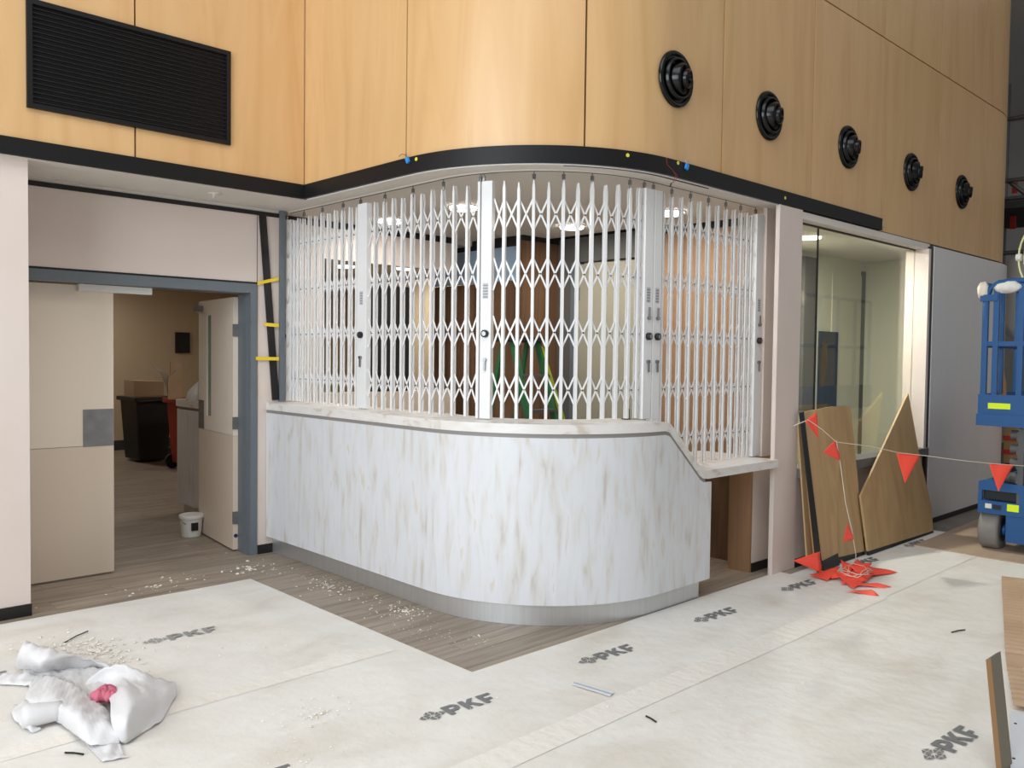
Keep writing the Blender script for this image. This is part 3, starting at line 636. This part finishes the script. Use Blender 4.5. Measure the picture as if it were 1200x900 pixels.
crumbs('plaster_crumbs', 'white plaster crumbs scattered along the counter kickplate', [(3.2, 5.2, .25, 1.2, 150, .002, .009, 0), (3.25, 4.35, .22, .3, 120, .002, .009, 0), (3.3, 3.7, .3, .3, 60, .002, .006, 0), (3.0, 6.0, .3, .3, 40, .003, .016, 0), (2.3, 5.95, .7, .25, 40, .003, .014, 0), (3.1, 4.0, .25, .6, 60, .002, .005, 0), (4.0, 3.32, .5, .03, 40, .002, .006, .005)])
crumbs('plaster_rubble', 'heap of pale rubble and shavings on the sheet by the doorway', [(1.55, 4.85, .22, .35, 260, .003, .014, .010), (1.35, 5.1, .3, .3, 90, .002, .010, .010), (2.0, 3.35, .25, .2, 80, .002, .008, .010), (1.75, 3.0, .3, .3, 30, .002, .006, .010), (3.6, 2.2, 2.2, 1.2, 40, .002, .006, .010), (2.2, 4.3, .6, .6, 40, .002, .006, .010)])
tw = tag(obj('dark_splinter', MB().tube([fl(75.5, 753, .012), fl(90, 745, .015), fl(103, 739.5, .013)], .0035, 5), 'backing', base=fl(90, 745)), 'thin dark splinter beside the rubble on the sheet', 'splinter')
for i, (x0, y0, x1, y1) in enumerate(((1115, 741, 1131, 738), (757, 839, 769, 846), (76, 882, 98, 884))):
    tag(obj('dark_splinter', MB().tube([fl(x0, y0, .010), fl((x0+x1)/2, (y0+y1)/2-.6, .012), fl(x1, y1, .010)], .004, 5), 'backing', base=fl(x0, y0)), ('dark splinter on the sheet left of the cardboard', 'short dark splinter on the sheet in front of the counter', 'dark splinter in the near left corner of the sheet')[i], 'splinter')
ps = thing('paper_strip', fl(694, 806), 'narrow printed paper strip lying on the sheet in front of the counter', 'paper strip')
q = [fl(670, 802, .013), fl(675, 798.3, .013), fl(719.5, 811.5, .013), fl(715, 816, .013)]
obj('paper', MB().prism(q, (0, 0, .0012)), 'white', ps)
obj('print_line', MB().prism([a.lerp(b, t)+Vector((0, 0, .0016)) for a, b, t in ((q[0], q[1], .35), (q[0], q[1], .65), (q[3], q[2], .65), (q[3], q[2], .35))], (0, 0, .0004)), 'bluewall', ps)

# ================================================================== FOAM WRAP AND CLOTH (near left)
fw = thing('foam_wrap', fl(110, 830), 'crumpled white foam wrap lying on the sheet at the lower left', 'packaging')
def patch(name, rows, n=16, solid=.0012, m='foamwrap'):
    """Catmull-Rom surface through rows of (px, py, z) control points"""
    C = [[fl(a, b, z) for a, b, z in row] for row in rows]
    def cr(P, t):
        k = len(P)-1; x = min(t*k, k-1e-6); i = int(x); u = x-i
        a, b, c, d = P[max(i-1, 0)], P[i], P[i+1], P[min(i+2, k)]
        return ((b*2)+(c-a)*u+(a*2-b*5+c*4-d)*u*u+(b*3-a-c*3+d)*u*u*u)*.5
    G = []
    for i in range(n+1):
        row = [cr([C[r][j] for r in range(len(C))], i/n) for j in range(len(C[0]))]
        G.append([cr(row, j/(2*n)) for j in range(2*n+1)])
    G = [[Vector((p.x, p.y, max(p.z+.007*math.sin(p.x*47+p.y*23)*math.sin(p.y*39-p.x*17)+.004*math.sin(p.x*90-p.y*61), .012))) for p in r] for r in G]
    return obj(name, MB().sheet(G), m, fw, solid=solid)
patch('upper_fold', [[(17, 783, .01), (45, 788, .02), (85, 785, .02), (118, 782, .02)],
                     [(20, 768, .10), (50, 775, .12), (88, 772, .09), (125, 778, .05)],
                     [(28, 752, .15), (58, 760, .15), (92, 770, .10), (130, 783, .03)],
                     [(30, 757, .04), (62, 768, .03), (98, 776, .02), (135, 790, .01)]])
patch('middle_sheet', [[(45, 790, .02), (75, 795, .06), (105, 815, .07), (130, 836, .06)],
                       [(30, 815, .03), (62, 818, .09), (95, 832, .10), (135, 850, .07)],
                       [(34, 828, .02), (66, 838, .05), (98, 850, .08), (140, 866, .03)],
                       [(40, 836, .01), (74, 850, .015), (104, 872, .03), (140, 872, .01)]])
patch('right_pocket', [[(98, 800, .05), (125, 782, .10), (150, 780, .13), (185, 795, .08), (205, 798, .02)],
                       [(110, 812, .02), (135, 795, .06), (158, 797, .10), (188, 808, .08), (207, 812, .02)],
                       [(128, 818, .10), (150, 812, .14), (172, 815, .12), (188, 822, .06), (200, 826, .01)],
                       [(130, 845, .09), (148, 842, .12), (165, 838, .08), (180, 842, .02), (190, 844, .01)],
                       [(138, 870, .01), (150, 870, .015), (163, 862, .01), (172, 856, .01), (180, 852, .01)]])
patch('base_sheet', [[(30, 775, .02), (80, 778, .03), (130, 786, .03), (185, 800, .02)], [(28, 795, .015), (75, 800, .04), (130, 812, .04), (196, 822, .02)], [(45, 820, .012), (85, 835, .03), (140, 848, .03), (182, 846, .012)]])
patch('flat_tail', [[(90, 845, .02), (115, 850, .02), (140, 868, .012)], [(98, 868, .012), (122, 872, .02), (145, 884, .010)], [(120, 893, .010), (135, 890, .012), (152, 887, .010)]])
patch('left_tongue', [[(-4, 792, .01), (20, 788, .04), (46, 790, .02)], [(-6, 800, .01), (18, 797, .03), (44, 799, .02)], [(-6, 803, .008), (16, 803, .01), (40, 805, .01)]])
p0, p1 = fl(26, 856), fl(73, 848); ax_ = (p1-p0).normalized(); sd_ = Vector((-ax_.y, ax_.x, 0)); G = []
for i in range(31):
    a = -1.2+2*PI*1.25*i/30; rr = .040+.010*i/30
    G.append([p0.lerp(p1, t)+sd_*(rr*math.cos(a)*(1+.12*math.sin(5*t)))+Vector((0, 0, .062+rr*math.sin(a)*(1+.1*math.sin(4*t+1)))) for t in (0, .2, .4, .6, .8, 1)])
obj('roll', MB().sheet(G), 'foamwrap', fw, solid=.0012)
patch('left_flap', [[(16, 826, .01), (30, 822, .03), (46, 826, .02)], [(14, 838, .02), (30, 836, .05), (44, 838, .03)], [(30, 856, .012), (38, 858, .012), (48, 855, .012)]])
pc = thing('pink_cloth', fl(128, 812, .06), 'small crumpled pink cloth tucked in the white foam wrap', 'cloth')
for k, (dx, dy, rr) in enumerate(((0, 0, 7), (-7, 3, 6), (5, 4, 5))):
    G = []
    for i in range(13):
        th = PI*i/12; G.append([])
        for j in range(25):
            ph = 2*PI*j/24; wob = 1+.16*math.sin(5*ph+k)+.1*math.sin(9*ph+2*th)
            c = fl(125+dx, 812+dy, .09); R_ = rr*.0062*wob
            G[-1].append(c+Vector((R_*math.sin(th)*math.cos(ph), R_*math.sin(th)*math.sin(ph), R_*.75*math.cos(th))))
    obj('fold', MB().sheet(G), 'pink', pc)

# ================================================================== BACK ROOM THINGS
bin_ = thing('wheelie_bin', (4.9, 12.85, 0), 'black wheelie bin with a closed rim, overfilled with cardboard', 'bin')
def taper(x0, x1, y0, y1, z0, z1, e):
    return MB().add([(x0+e, y0+e, z0), (x1-e, y0+e, z0), (x1-e, y1-e, z0), (x0+e, y1-e, z0), (x0, y0, z1), (x1, y0, z1), (x1, y1, z1), (x0, y1, z1)], [(0, 3, 2, 1), (4, 5, 6, 7), (0, 1, 5, 4), (1, 2, 6, 5), (2, 3, 7, 6), (3, 0, 4, 7)])
obj('body', taper(4.58, 5.10, 12.62, 13.30, .03, .93, .05), 'binblack', bin_, bevel=.02); obj('rim', B(4.54, 5.14, 12.58, 13.34, .90, .96), 'binblack', bin_, bevel=.01)
obj('handle', MB().tube([(4.60, 12.55, .90), (4.85, 12.53, .92), (5.08, 12.55, .90)], .014), 'binblack', bin_)
for y in (12.7, 13.2): obj('wheel', MB().lathe([(.1, -.03), (.1, .03)], (5.08, y, .10), (0, 1, 0), 18), 'liftdark', bin_)
rb = thing('wheelie_bin', (5.0, 11.6, 0), 'red wheelie bin half hidden by the curved back counter', 'bin')
obj('body', taper(4.74, 5.29, 11.30, 11.95, .08, .95, .05), 'binred', rb, bevel=.02); obj('rim', B(4.70, 5.33, 11.26, 11.99, .92, .99), 'binred', rb, bevel=.01)
for y in (11.32, 11.9): obj('wheel', MB().lathe([(.10, -.03), (.10, .03)], (4.80, y, .10), (0, 1, 0), 18), 'binblack', rb)
obj('handle', MB().tube([(4.74, 11.24, .97), (5.0, 11.22, .99), (5.24, 11.24, .97)], .014), 'binred', rb)
def cardbox(px0, py0, px1, py1, Y, dep, label, skew=0):
    a, b = on(px0, py0, 1, Y), on(px1, py1, 1, Y); b.z = .962 if Y > 12 else .992; t = thing('cardboard_piece', ((a.x+b.x)/2, Y, b.z), label, 'cardboard')
    obj('flap', MB().prism([(a.x, Y, b.z), (b.x, Y, b.z), (b.x, Y, a.z-skew), (a.x, Y, a.z)], (0, dep, 0)), 'cardboard', t); obj('fold_edge', B(a.x, b.x, Y-.006, Y, b.z, b.z+.02), 'offcut', t)
cardbox(157, 446, 192, 458, 12.75, .4, 'folded brown cardboard lying on top of the black bin', .02)
cardbox(200, 424, 213, 463, 11.45, .02, 'upright strip of cardboard sticking out of the red bin'); cardbox(197, 443, 206, 464, 11.38, .02, 'small cardboard flap at the rim of the red bin', -.1)
cw = tag(obj('white_packaging', MB().prism([on(a, b, 1, 11.6) for a, b in ((178, 427.5), (198, 441), (203, 464.5), (199, 466), (190, 439))], (.02, .08, 0)), 'white', base=on(190, 440, 1, 11.6)), 'white pointed packaging strip above the black bin', 'packaging')
# crumpled white bag on the back counter
kc = thing('back_counter', (3.7, 8.3, 0), 'marbled white counter with a rounded end in the back room', 'counter')
ko = [(3.44, 7.80, -1, 0)] + [(3.66-.22*math.cos(PI/2*i/10), 8.36+.22*math.sin(PI/2*i/10), -math.cos(PI/2*i/10), math.sin(PI/2*i/10)) for i in range(11)] + [(5.0, 8.58, 0, 1)]
for nm, pr_, m in (('front_panel', [(0, .14), (0, 1.07), (-.03, 1.07), (-.03, .14)], 'laminate'), ('worktop', [(.012, 1.10), (.012, 1.16), (-.20, 1.16), (-.20, 1.10)], 'laminate_top'), ('shadow_gap', [(-.01, 1.07), (-.01, 1.10), (-.03, 1.10), (-.03, 1.07)], 'gap'), ('kickplate', [(-.06, 0), (-.06, .14), (-.08, .14), (-.08, 0)], 'steel')):
    obj(nm, MB().sweep(ko, pr_), m, kc)
G = []
for i in range(13):
    th = PI/2*i/12; G.append([])
    for j in range(33):
        ph = 2*PI*j/32; wob = 1+.28*math.sin(4*ph+1)+.18*math.sin(7*ph+3*th)
        G[-1].append(Vector((3.56+.10*wob*math.sin(th)*math.cos(ph), 8.15+.22*wob*math.sin(th)*math.sin(ph), 1.162+.15*(1+.25*math.sin(6*ph))*math.cos(th))))
tag(obj('plastic_bag', MB().sheet(G), 'foamwrap', base=(3.6, 8.15, 1.16)), 'crumpled white plastic on the back counter', 'packaging')
bu = thing('paint_bucket', (3.165, 7.42, 0), 'small white plastic bucket with lid standing by the open door leaf', 'bucket')
obj('body', MB().lathe([(.082, .001), (.098, .165)], (3.165, 7.42, 0), (0, 0, 1), 28), 'bucket', bu)
obj('lid', MB().lathe([(.104, .160), (.106, .168), (.106, .190), (.098, .194)], (3.165, 7.42, 0), (0, 0, 1), 28), 'white', bu)
obj('label', MB().box(-.03, .03, -.0975, -.0900, .06, .13, Matrix.Translation((3.165, 7.42, 0)) @ Matrix.Rotation(-.1, 4, 'Z')), 'binblack', bu)
obj('handle', MB().tube([(3.165+.108*math.cos(a), 7.42-.02-.05*math.sin(a), .165-.06*math.sin(a)) for a in [PI*i/12 for i in range(13)]], .003), 'chrome', bu)
# step ladder in the reception
la = thing('step_ladder', (5.2, 5.3, 0), 'green A-frame step ladder standing behind the middle gate leaf', 'ladder')
Z1 = 1.76
def rail(xb, yb, xt, yt, m, nm, w_=.035, t_=.02):
    obj(nm, MB().prism([(xb-t_, yb-w_, 0), (xb+t_, yb-w_, 0), (xb+t_, yb+w_, 0), (xb-t_, yb+w_, 0)], (xt-xb, yt-yb, Z1)), m, la)
rail(5.04, 4.72, 5.05, 5.27, 'green', 'front_rail', .03, .016); rail(5.38, 4.72, 5.35, 5.27, 'green', 'front_rail', .03, .016)
rail(5.04, 5.80, 5.05, 5.40, 'green', 'rear_rail', .02, .014); rail(5.38, 5.80, 5.35, 5.40, 'green', 'rear_rail', .02, .014)
obj('top_cap', B(5.00, 5.40, 5.20, 5.45, Z1, Z1+.045), 'binblack', la, bevel=.008)
for k in range(5):
    t_ = (k+1)/6; obj('step', B(5.05, 5.37, 4.72+.55*t_-.04, 4.72+.55*t_+.04, Z1*t_-.012, Z1*t_+.012), 'liftgrey', la)
obj('warning_label', MB().prism([(5.352, 5.205, Z1*.99-.02), (5.352, 5.265, Z1-.03), (5.44, 4.96, .85), (5.44, 4.90, .85)], (.0, -.002, 0)), 'lime', la)

# ================================================================== LEANING BOARDS
def board(label, pix, y0, k, thick=.018, edge=True, m='boardply'):
    P = [lean(a, b, y0, k) for a, b in pix]; lo = min(P, key=lambda p: p.z)
    t = thing('plywood_board', (lo.x, lo.y, 0), label, 'board', 'plywood offcuts leaning under the window')
    n = Vector((0, 1, -k)).normalized()*thick
    obj('sheet', MB().prism(P, n), m, t)
    bt_ = sorted(P, key=lambda p: p.z)[:2]; bt_.sort(key=lambda p: p.x)
    if edge:
        a, b = bt_; obj('black_edge', MB().prism([a, b, Vector((b.x, b.y-k*b.z, .012)), Vector((a.x, a.y-k*a.z, .012))], n), 'black', t)
    return t
board('tall plywood board with a wavy right edge, second from the column', [(941, 483), (976, 476), (979, 500), (984, 545), (981, 590), (982, 648), (964, 657)], 3.04, .155)
board('plywood board tucked behind the wavy edged one, nearest the pointed board', [(968, 477), (997, 475), (1005, 560), (1013, 646), (970, 656)], 3.065, .155)
board('pointed plywood board rising to a tip under the window', [(1064.5, 461), (1077, 530), (1092, 596), (1093.5, 622), (1017.5, 646), (1009, 581)], 3.03, .155)
sp = thing('plywood_strip', (6.2, 3.04, 0), 'narrow plywood strip leaning beside the column, right hand one', 'board', 'plywood offcuts leaning under the window')
obj('strip', MB().prism([lean(a, b, 3.07, .15) for a, b in ((938.5, 492), (942, 492), (959, 649), (954.5, 652))], (0, .012, 0)), 'offcut', sp)
sp = thing('plywood_strip', (6.1, 3.06, 0), 'narrow plywood strip leaning beside the column, left hand one', 'board', 'plywood offcuts leaning under the window')
obj('strip', MB().prism([lean(a, b, 3.09, .13) for a, b in ((935.5, 497), (938.5, 494), (953, 652), (946, 655))], (0, .012, 0)), 'boardply', sp)
sp = thing('black_trim_length', (6.25, 2.99, 0), 'long black trim length leaning on the edge of the wavy board', 'trim strip')
obj('strip', MB().prism([lean(a, b, 3.02, .155) for a, b in ((937.5, 483), (942, 482), (964.5, 669), (958.5, 671))], (0, .010, 0)), 'black', sp)

# ================================================================== FLAG BUNTING
bf = thing('flag_bunting', fl(985, 668), 'string of red-orange triangular flags hung across the boards and heaped on the floor', 'bunting')
def Q(px, py, t): return CAMP+ray(px, py)*t   # t = distance along view axis
def fpt(px, py, x): return on(px, py, 0, x)
K = [(930, 499, 6.12), (947, 492, 6.28), (963, 503, 6.35), (980, 518, 6.45), (1020, 523, 6.75), (1053, 530.5, 7.0), (1080, 533.5, 7.2), (1130, 540, 7.5), (1160, 543, 7.75), (1186, 545, 7.9), (1215, 547, 8.05)]
SP = []
for a, b, x in K:
    yy = 2.93-(x-6.12)*.32; SP.append(on(a, b, 1, yy) if x < 6.9 else on(a, b, 0, x))
obj('string', MB().tube(SP, .003, 5), 'string', bf)
def flagtri(pts):
    A_, B_, C_ = pts; n = 8; G = []
    nrm = (B_-A_).cross(C_-A_).normalized()
    for i in range(n+1):
        u = i/n; a = A_.lerp(C_, u); b = B_.lerp(C_, u)
        G.append([a.lerp(b, j/n)+nrm*.006*math.sin(PI*j/n*2+u*2)*(1-u) for j in range(n+1)])
    return MB().sheet(G)
def fy(px, py, x): return on(px, py, 1, 2.93-(x-6.12)*.32)
F_ = [[fpt(1050.5, 531, 7.0), fpt(1079, 533.5, 7.2), fpt(1060.5, 566.5, 7.08)], [fpt(1159, 543.5, 7.75), fpt(1188, 545.5, 7.9), fpt(1170, 576, 7.82)],
      [fy(957, 482, 6.3), fy(944, 494, 6.28), fy(959, 514.5, 6.34)], [fy(980, 515, 6.45), fy(984, 540, 6.46), fy(964.5, 530, 6.36)]]
for t_ in F_: obj('flag', flagtri(t_), 'flag', bf, solid=.001)
DS = [fy(980, 516, 6.45), fy(985, 545, 6.45), fy(991, 590, 6.45), fy(998, 620, 6.46), fy(1003, 650, 6.47)]
DS = [Vector((p.x, 2.80-.03*i, p.z)) if False else on(*[(980, 516), (985, 545), (991, 590), (998, 620), (1003, 650)][i], 1, 2.86-.02*i) for i, p in enumerate(DS)]
obj('string', MB().tube(DS+[fl(1002, 664, .03), fl(1012, 672, .03)], .003, 5), 'string', bf)
obj('flag', flagtri([on(994, 611, 1, 2.79), on(1000, 633, 1, 2.79), on(988, 635, 1, 2.80)]), 'flag', bf, solid=.001)
obj('flag', flagtri([on(961.5, 646, 1, 2.95), on(962, 671, 1, 2.93), on(929, 657, 1, 3.0)]), 'flag', bf, solid=.001)
HP = [((948, 673, .02), (985, 664, .06), (970, 680, .02)), ((985, 655, .09), (1000, 664, .08), (990, 680, .03)), ((995, 662, .10), (1022, 660, .08), (1010, 676, .03)), ((980, 672, .05), (1025, 672, .04), (1000, 690, .015)),
      ((1015, 662, .05), (1052, 671, .012), (1020, 674, .03)), ((985, 678, .03), (1040, 690, .012), (1005, 684, .02)), ((990, 693, .012), (1030, 698, .012), (1022, 691, .02)), ((1000, 668, .07), (1018, 680, .03), (985, 684, .02)), ((960, 668, .04), (1000, 672, .06), (975, 678, .02)),
      ((1005, 655, .10), (1020, 668, .06), (990, 670, .05)), ((995, 686, .02), (1045, 688, .010), (1028, 683, .02))]
for t_ in HP: obj('flag', flagtri([fl(a, b, z) for a, b, z in t_]), 'flag', bf, solid=.001)
lp = []
for i in range(40):
    a = i*.72; lp.append(fl(1003+(14+6*math.sin(i*1.3))*math.cos(a), 668+(6+3*math.cos(i*.9))*math.sin(a), .07+.03*math.sin(i*.5)))
obj('string', MB().tube(lp, .0025, 4), 'string', bf)

# ================================================================== SCISSOR LIFT
lf = thing('scissor_lift', (8.6, 2.2, 0), 'blue scissor lift with a railed platform at the right edge', 'lift')
X0, Y1, Y0 = 8.02, 2.52, 1.76
pb = obj('platform', MB().box(X0, X0+1.7, Y0, Y1, 1.10, 1.17), 'blue', lf)
obj('toe_board', MB().box(X0-.012, X0-.001, Y0, Y1+.012, 1.19, 1.36).box(X0, X0+1.7, Y1+.001, Y1+.012, 1.10, 1.36), 'blue', lf)
obj('toe_lip', B(X0-.024, X0-.001, Y0, Y1+.02, 1.09, 1.19), 'blue', lf)
a_, b_ = on(1158, 472, 0, X0-.012), on(1184, 480, 0, X0-.012); obj('reflective_tag', B(X0-.016, X0-.0125, b_.y, a_.y, b_.z, a_.z), 'hivis', lf)
for yy, zt in ((2.50, 2.20), (2.415, 2.27), (2.225, 2.30), (1.80, 2.30)): obj('guard_post', B(X0, X0+.035, yy-.022, yy+.022, 1.36, zt), 'blue', lf)
obj('mid_rail', B(X0+.004, X0+.03, Y0+.02, 2.50, 1.775, 1.815), 'blue', lf)
obj('top_rail', MB().tube([(X0+.018, 2.50, 2.0), (X0+.018, 2.50, 2.18), (X0+.018, 2.47, 2.27), (X0+.018, 2.40, 2.315), (X0+.018, 2.3, 2.325), (X0+.018, 1.80, 2.325)], .024, 10), 'blue', lf)
obj('rail_clamp', B(X0-.015, X0+.05, 2.40, 2.54, 2.16, 2.215), 'blue', lf)
obj('side_rail', MB().tube([(X0+.02, 2.50, 2.30), (X0+1.68, 2.50, 2.30), (X0+1.68, 2.50, 1.2)], .02, 8), 'blue', lf); obj('side_rail', MB().tube([(X0+.02, 2.50, 1.78), (X0+1.68, 2.50, 1.78)], .018, 8), 'blue', lf)
for k in range(3): obj('guard_post', B(X0+.45+k*.42, X0+.48+k*.42, 2.485, 2.515, 1.36, 2.30), 'blue', lf)
ch = obj('chassis', MB().box(X0+.03, X0+1.7, Y0, Y1, .33, .44).box(X0+.03, X0+1.7, Y0, Y1, .53, .60).box(X0+.6, X0+1.7, Y0+.05, Y1-.05, .4401, .5299).box(X0+.03, X0+.06, Y0, 2.20, .4401, .5299).box(X0+.03, X0+.06, Y1-.03, Y1, .4401, .5299), 'blue', lf)
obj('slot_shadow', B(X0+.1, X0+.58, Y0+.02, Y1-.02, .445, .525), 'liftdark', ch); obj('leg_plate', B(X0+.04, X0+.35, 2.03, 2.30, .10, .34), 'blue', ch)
a_, b_ = on(1181, 541, 0, X0+.02), on(1192, 550, 0, X0+.02)
obj('reflective_tag', B(X0+.024, X0+.029, 2.20, 2.29, .37, .43), 'hivis', lf); obj('decal', B(X0+.024, X0+.029, 2.41, 2.46, .375, .415), 'white', lf)
obj('decal_slot', B(X0+.023, X0+.029, 2.335, 2.40, .372, .41), 'binblack', lf)
for k, (wx, wy) in enumerate(((X0+.19, 2.45), (X0+1.5, 2.45), (X0+.19, 1.80), (X0+1.5, 1.80))):
    wh = obj('wheel', MB().lathe([(.10, -.075), (.165, -.075), (.175, -.055), (.175, .055), (.165, .075), (.10, .075)], (wx, wy-.01, .177), (0, 1, 0), 32), 'tyre', lf)
    obj('hub', MB().lathe([(.10, -.085), (.10, .085)], (wx, wy-.01, .177), (0, 1, 0), 24), 'liftdark', wh); obj('hub_cap', MB().lathe([(.05, -.105), (.05, .09)], (wx, wy-.01, .177), (0, 1, 0), 16), 'blue', wh)
obj('ram', MB().tube([(X0+.1, 2.42, .65), (X0+.1, 2.2, .63), (X0+.1, 1.9, .63)], .035, 12), 'liftgrey', lf)
for k in range(4):
    z = .64+k*.12
    obj('scissor_arm', MB().prism([(X0+.05, 2.24, z-.03), (X0+.05, 2.24, z+.05), (X0+1.6, 2.24, z+.17), (X0+1.6, 2.24, z+.09)], (0, -.03, 0)), 'liftgrey', lf)
    obj('scissor_arm', MB().prism([(X0+.05, 2.20, z+.09), (X0+.05, 2.20, z+.17), (X0+1.6, 2.20, z+.05), (X0+1.6, 2.20, z-.03)], (0, -.03, 0)), 'liftdark', lf)
    obj('pivot_pin', MB().lathe([(.04, 0), (.04, .05)], (X0+.09, 2.24, z+.02), (0, 1, 0), 14), 'liftgrey', lf)
obj('arm_stop', B(X0+.04, X0+.08, 2.18, 2.225, .36, 1.08), 'liftgrey', lf)
# things on the lift
def blob(name, label, c, r, m, sx=1, sy=1, sz=1, sd=1):
    G = []
    for i in range(13):
        th = PI*i/12; G.append([])
        for j in range(25):
            ph = 2*PI*j/24; wob = 1+.14*math.sin(3*ph+sd)*math.sin(th)+.1*math.sin(7*ph+4*th+sd)*math.sin(th)
            G[-1].append(Vector(c)+Vector((r*sx*wob*math.sin(th)*math.cos(ph), r*sy*wob*math.sin(th)*math.sin(ph), r*sz*wob*math.cos(th))))
    o = obj(name, MB().sheet(G), m, lf); o['label'] = label
blob('rail_padding', 'cream padding tied round the rail corner', (X0+.02, 2.525, 2.25), .06, 'doorcream', .8, .7, 1.3)
blob('rail_padding', 'white padding tied along the top rail', (X0+.02, 2.33, 2.275), .075, 'white', .7, 1.5, .7, 3)
hs = thing('hose_coil', (8.1, 2.24, 2.3), 'pale yellow hose coil hanging above the lift rail', 'hose')
for k, (oy, rr) in enumerate(((0, .22), (-.015, .19))):
    obj('loop', MB().tube([(8.05+.02*k, 2.10+oy+rr*.75*math.cos(a), 2.52+rr*1.25*math.sin(a)) for a in [2*PI*i/28 for i in range(29)]], .008, 6), 'hose', hs)
obj('clip', MB().lathe([(.03, -.02), (.03, .02)], (8.05, 2.262, 2.52), (0, 1, 0), 14), 'white', hs)
gl = tag(obj('bagged_panel', MB().prism([on(a, b, 0, 8.5) for a, b in ((1166, 402), (1170, 404), (1178, 450), (1179, 493), (1172, 493), (1164, 428))], (.03, 0, 0)), 'offcut', base=on(1175, 493, 0, 8.5)), 'small timber offcut propped inside the lift platform', 'offcut')

# ================================================================== FAR HALL: SCAFFOLD, PACKS, TARP
sf = thing('scaffold', (13.6, 3.9, 0), 'tall tube scaffold standing behind the far right corner', 'scaffold')
for x, y in ((13.2, 4.02), (13.2, 3.0), (15.0, 4.02), (15.0, 3.0), (13.2, 4.45), (15.0, 4.45)): obj('standard', MB().tube([(x, y, 0), (x, y, 6.0)], .045, 8), 'tube', sf)
for z in (1.0, 2.1, 2.9, 3.15, 3.9, 4.15, 5.0): obj('ledger', MB().tube([(13.2, 1.8, z), (13.2, 5.2, z)], .03, 8), 'tube', sf); 
for z0 in (2.1, 3.3): obj('brace', MB().tube([(13.25, 4.45, z0+1.4), (13.25, 3.0, z0)], .03, 8), 'tube', sf)
for z in (2.75, 3.75): obj('deck', B(13.1, 15.1, 1.8, 5.2, z, z+.10), 'halldark', sf)
for a, b, c_, d_ in ((1186, 214, 1192, 226), (1184, 240, 1190, 268)):
    p, q_ = on(a, b, 0, 13.8), on(c_, d_, 0, 13.8); obj('red_tag', B(13.80, 13.82, q_.y, p.y, q_.z, p.z), 'red', sf)
tp = [[on(a, b, 0, 12.9) for a, b in row] for row in (((1180, 305), (1192, 300), (1210, 296)), ((1176, 340), (1190, 345), (1212, 340)), ((1170, 372), (1188, 385), (1212, 390)), ((1168, 384), (1192, 402), (1212, 410)))]
tag(obj('grey_tarp', MB().sheet(tp), 'hallgrey', base=(12.9, 3.7, 2.2), solid=.004), 'grey tarpaulin hanging on the scaffold behind the lift', 'tarpaulin')
pk = thing('timber_pack', (11.9, 3.3, 0), 'pack of brown boards separated by red strips behind the lift', 'timber pack')
for k in range(5):
    z = .30+k*.18
    obj('board_layer', B(12.5, 13.05, 2.2, 3.62, z, z+.12), 'boardply', pk); obj('red_strip', B(12.49, 13.06, 2.19, 3.63, z+.12, z+.18), 'red', pk)
obj('bearer', B(12.5, 13.05, 2.3, 3.6, 0, .30), 'halldark', pk)

# ================================================================== FOREGROUND RIGHT
cb = thing('cardboard_sheet', fl(1195, 750), 'folded corrugated cardboard sheet on the floor at the right edge', 'cardboard')
c0, c1, c2, c3 = fl(1173.5, 678, .012), fl(1178, 765, .012), fl(1180, 783, .012), fl(1187.5, 826, .03)
dirx = (c0-c3).normalized(); side = Vector((dirx.y, -dirx.x, 0))
def corr(pa, pb, nm):
    n = int((pb-pa).length/.019); G = []
    for i in range(n+1):
        p = pa.lerp(pb, i/n); z = (.0, .012, .018, .012)[i % 4] if nm == 'ribbed_half' else .002
        G.append([(p.x, p.y, p.z+z), (p.x+side.x*.9, p.y+side.y*.9, p.z+z)])
    obj(nm, MB().sheet(G), 'cardboard', cb, solid=.003)
corr(c1, c0, 'ribbed_half'); corr(c2, c1, 'fold'); corr(c3, c2, 'ribbed_half')
wp = thing('plasterboard_sheet', fl(1195, 870), 'pale plasterboard sheet with screws lying under the cardboard', 'plasterboard')
e0, e1 = fl(1184, 838), fl(1184, 930)
obj('sheet', MB().prism([(e0.x, e0.y, .011), (e0.x+side.x*.9, e0.y+side.y*.9, .011), (e1.x+side.x*.9, e1.y+side.y*.9, .011), (e1.x, e1.y, .011)], (0, 0, .012)), 'plasterboard', wp)
for a, b in ((1190, 848), (1188, 889)): obj('screw', MB().lathe([(.006, 0), (.006, .002)], fl(a, b, .0235), (0, 0, 1), 10), 'liftdark', wp)
of = thing('timber_offcut', fl(1178, 915), 'short grey-faced board standing on end at the lower right edge', 'offcut')
zt_ = .40; ft = fl(1157, 773, zt_); fb_ = fl(1171, 912, 0.009)
rt = fl(1174, 764, zt_+.012); wv = rt-ft; th = Vector((.012, .020, 0))
t1 = fl(1155.5, 773, zt_); t2 = fl(1161, 770.5, zt_); 
u_ = (t2-t1); u_.z = 0
base = fl(1169, 915, .009)
t3 = fl(1172.5, 763, zt_); wv = t3-t2; wv.z = 0
obj('face', MB().add([base, base+u_, base+u_+wv, base+wv, t1, t2, t2+wv, t1+wv], [(0, 1, 2, 3), (4, 5, 6, 7), (0, 1, 5, 4), (1, 2, 6, 5), (2, 3, 7, 6), (3, 0, 4, 7)]), 'edgegrey', of)
e_ = (t1-t2).normalized()*.004
obj('raw_edge', MB().add([base, base+u_, base+u_-wv*.03, base-wv*.03, t1, t2, t2-wv*.03, t1-wv*.03], [(0, 1, 2, 3), (4, 5, 6, 7), (0, 1, 5, 4), (1, 2, 6, 5), (2, 3, 7, 6), (3, 0, 4, 7)]), 'offcut', of)
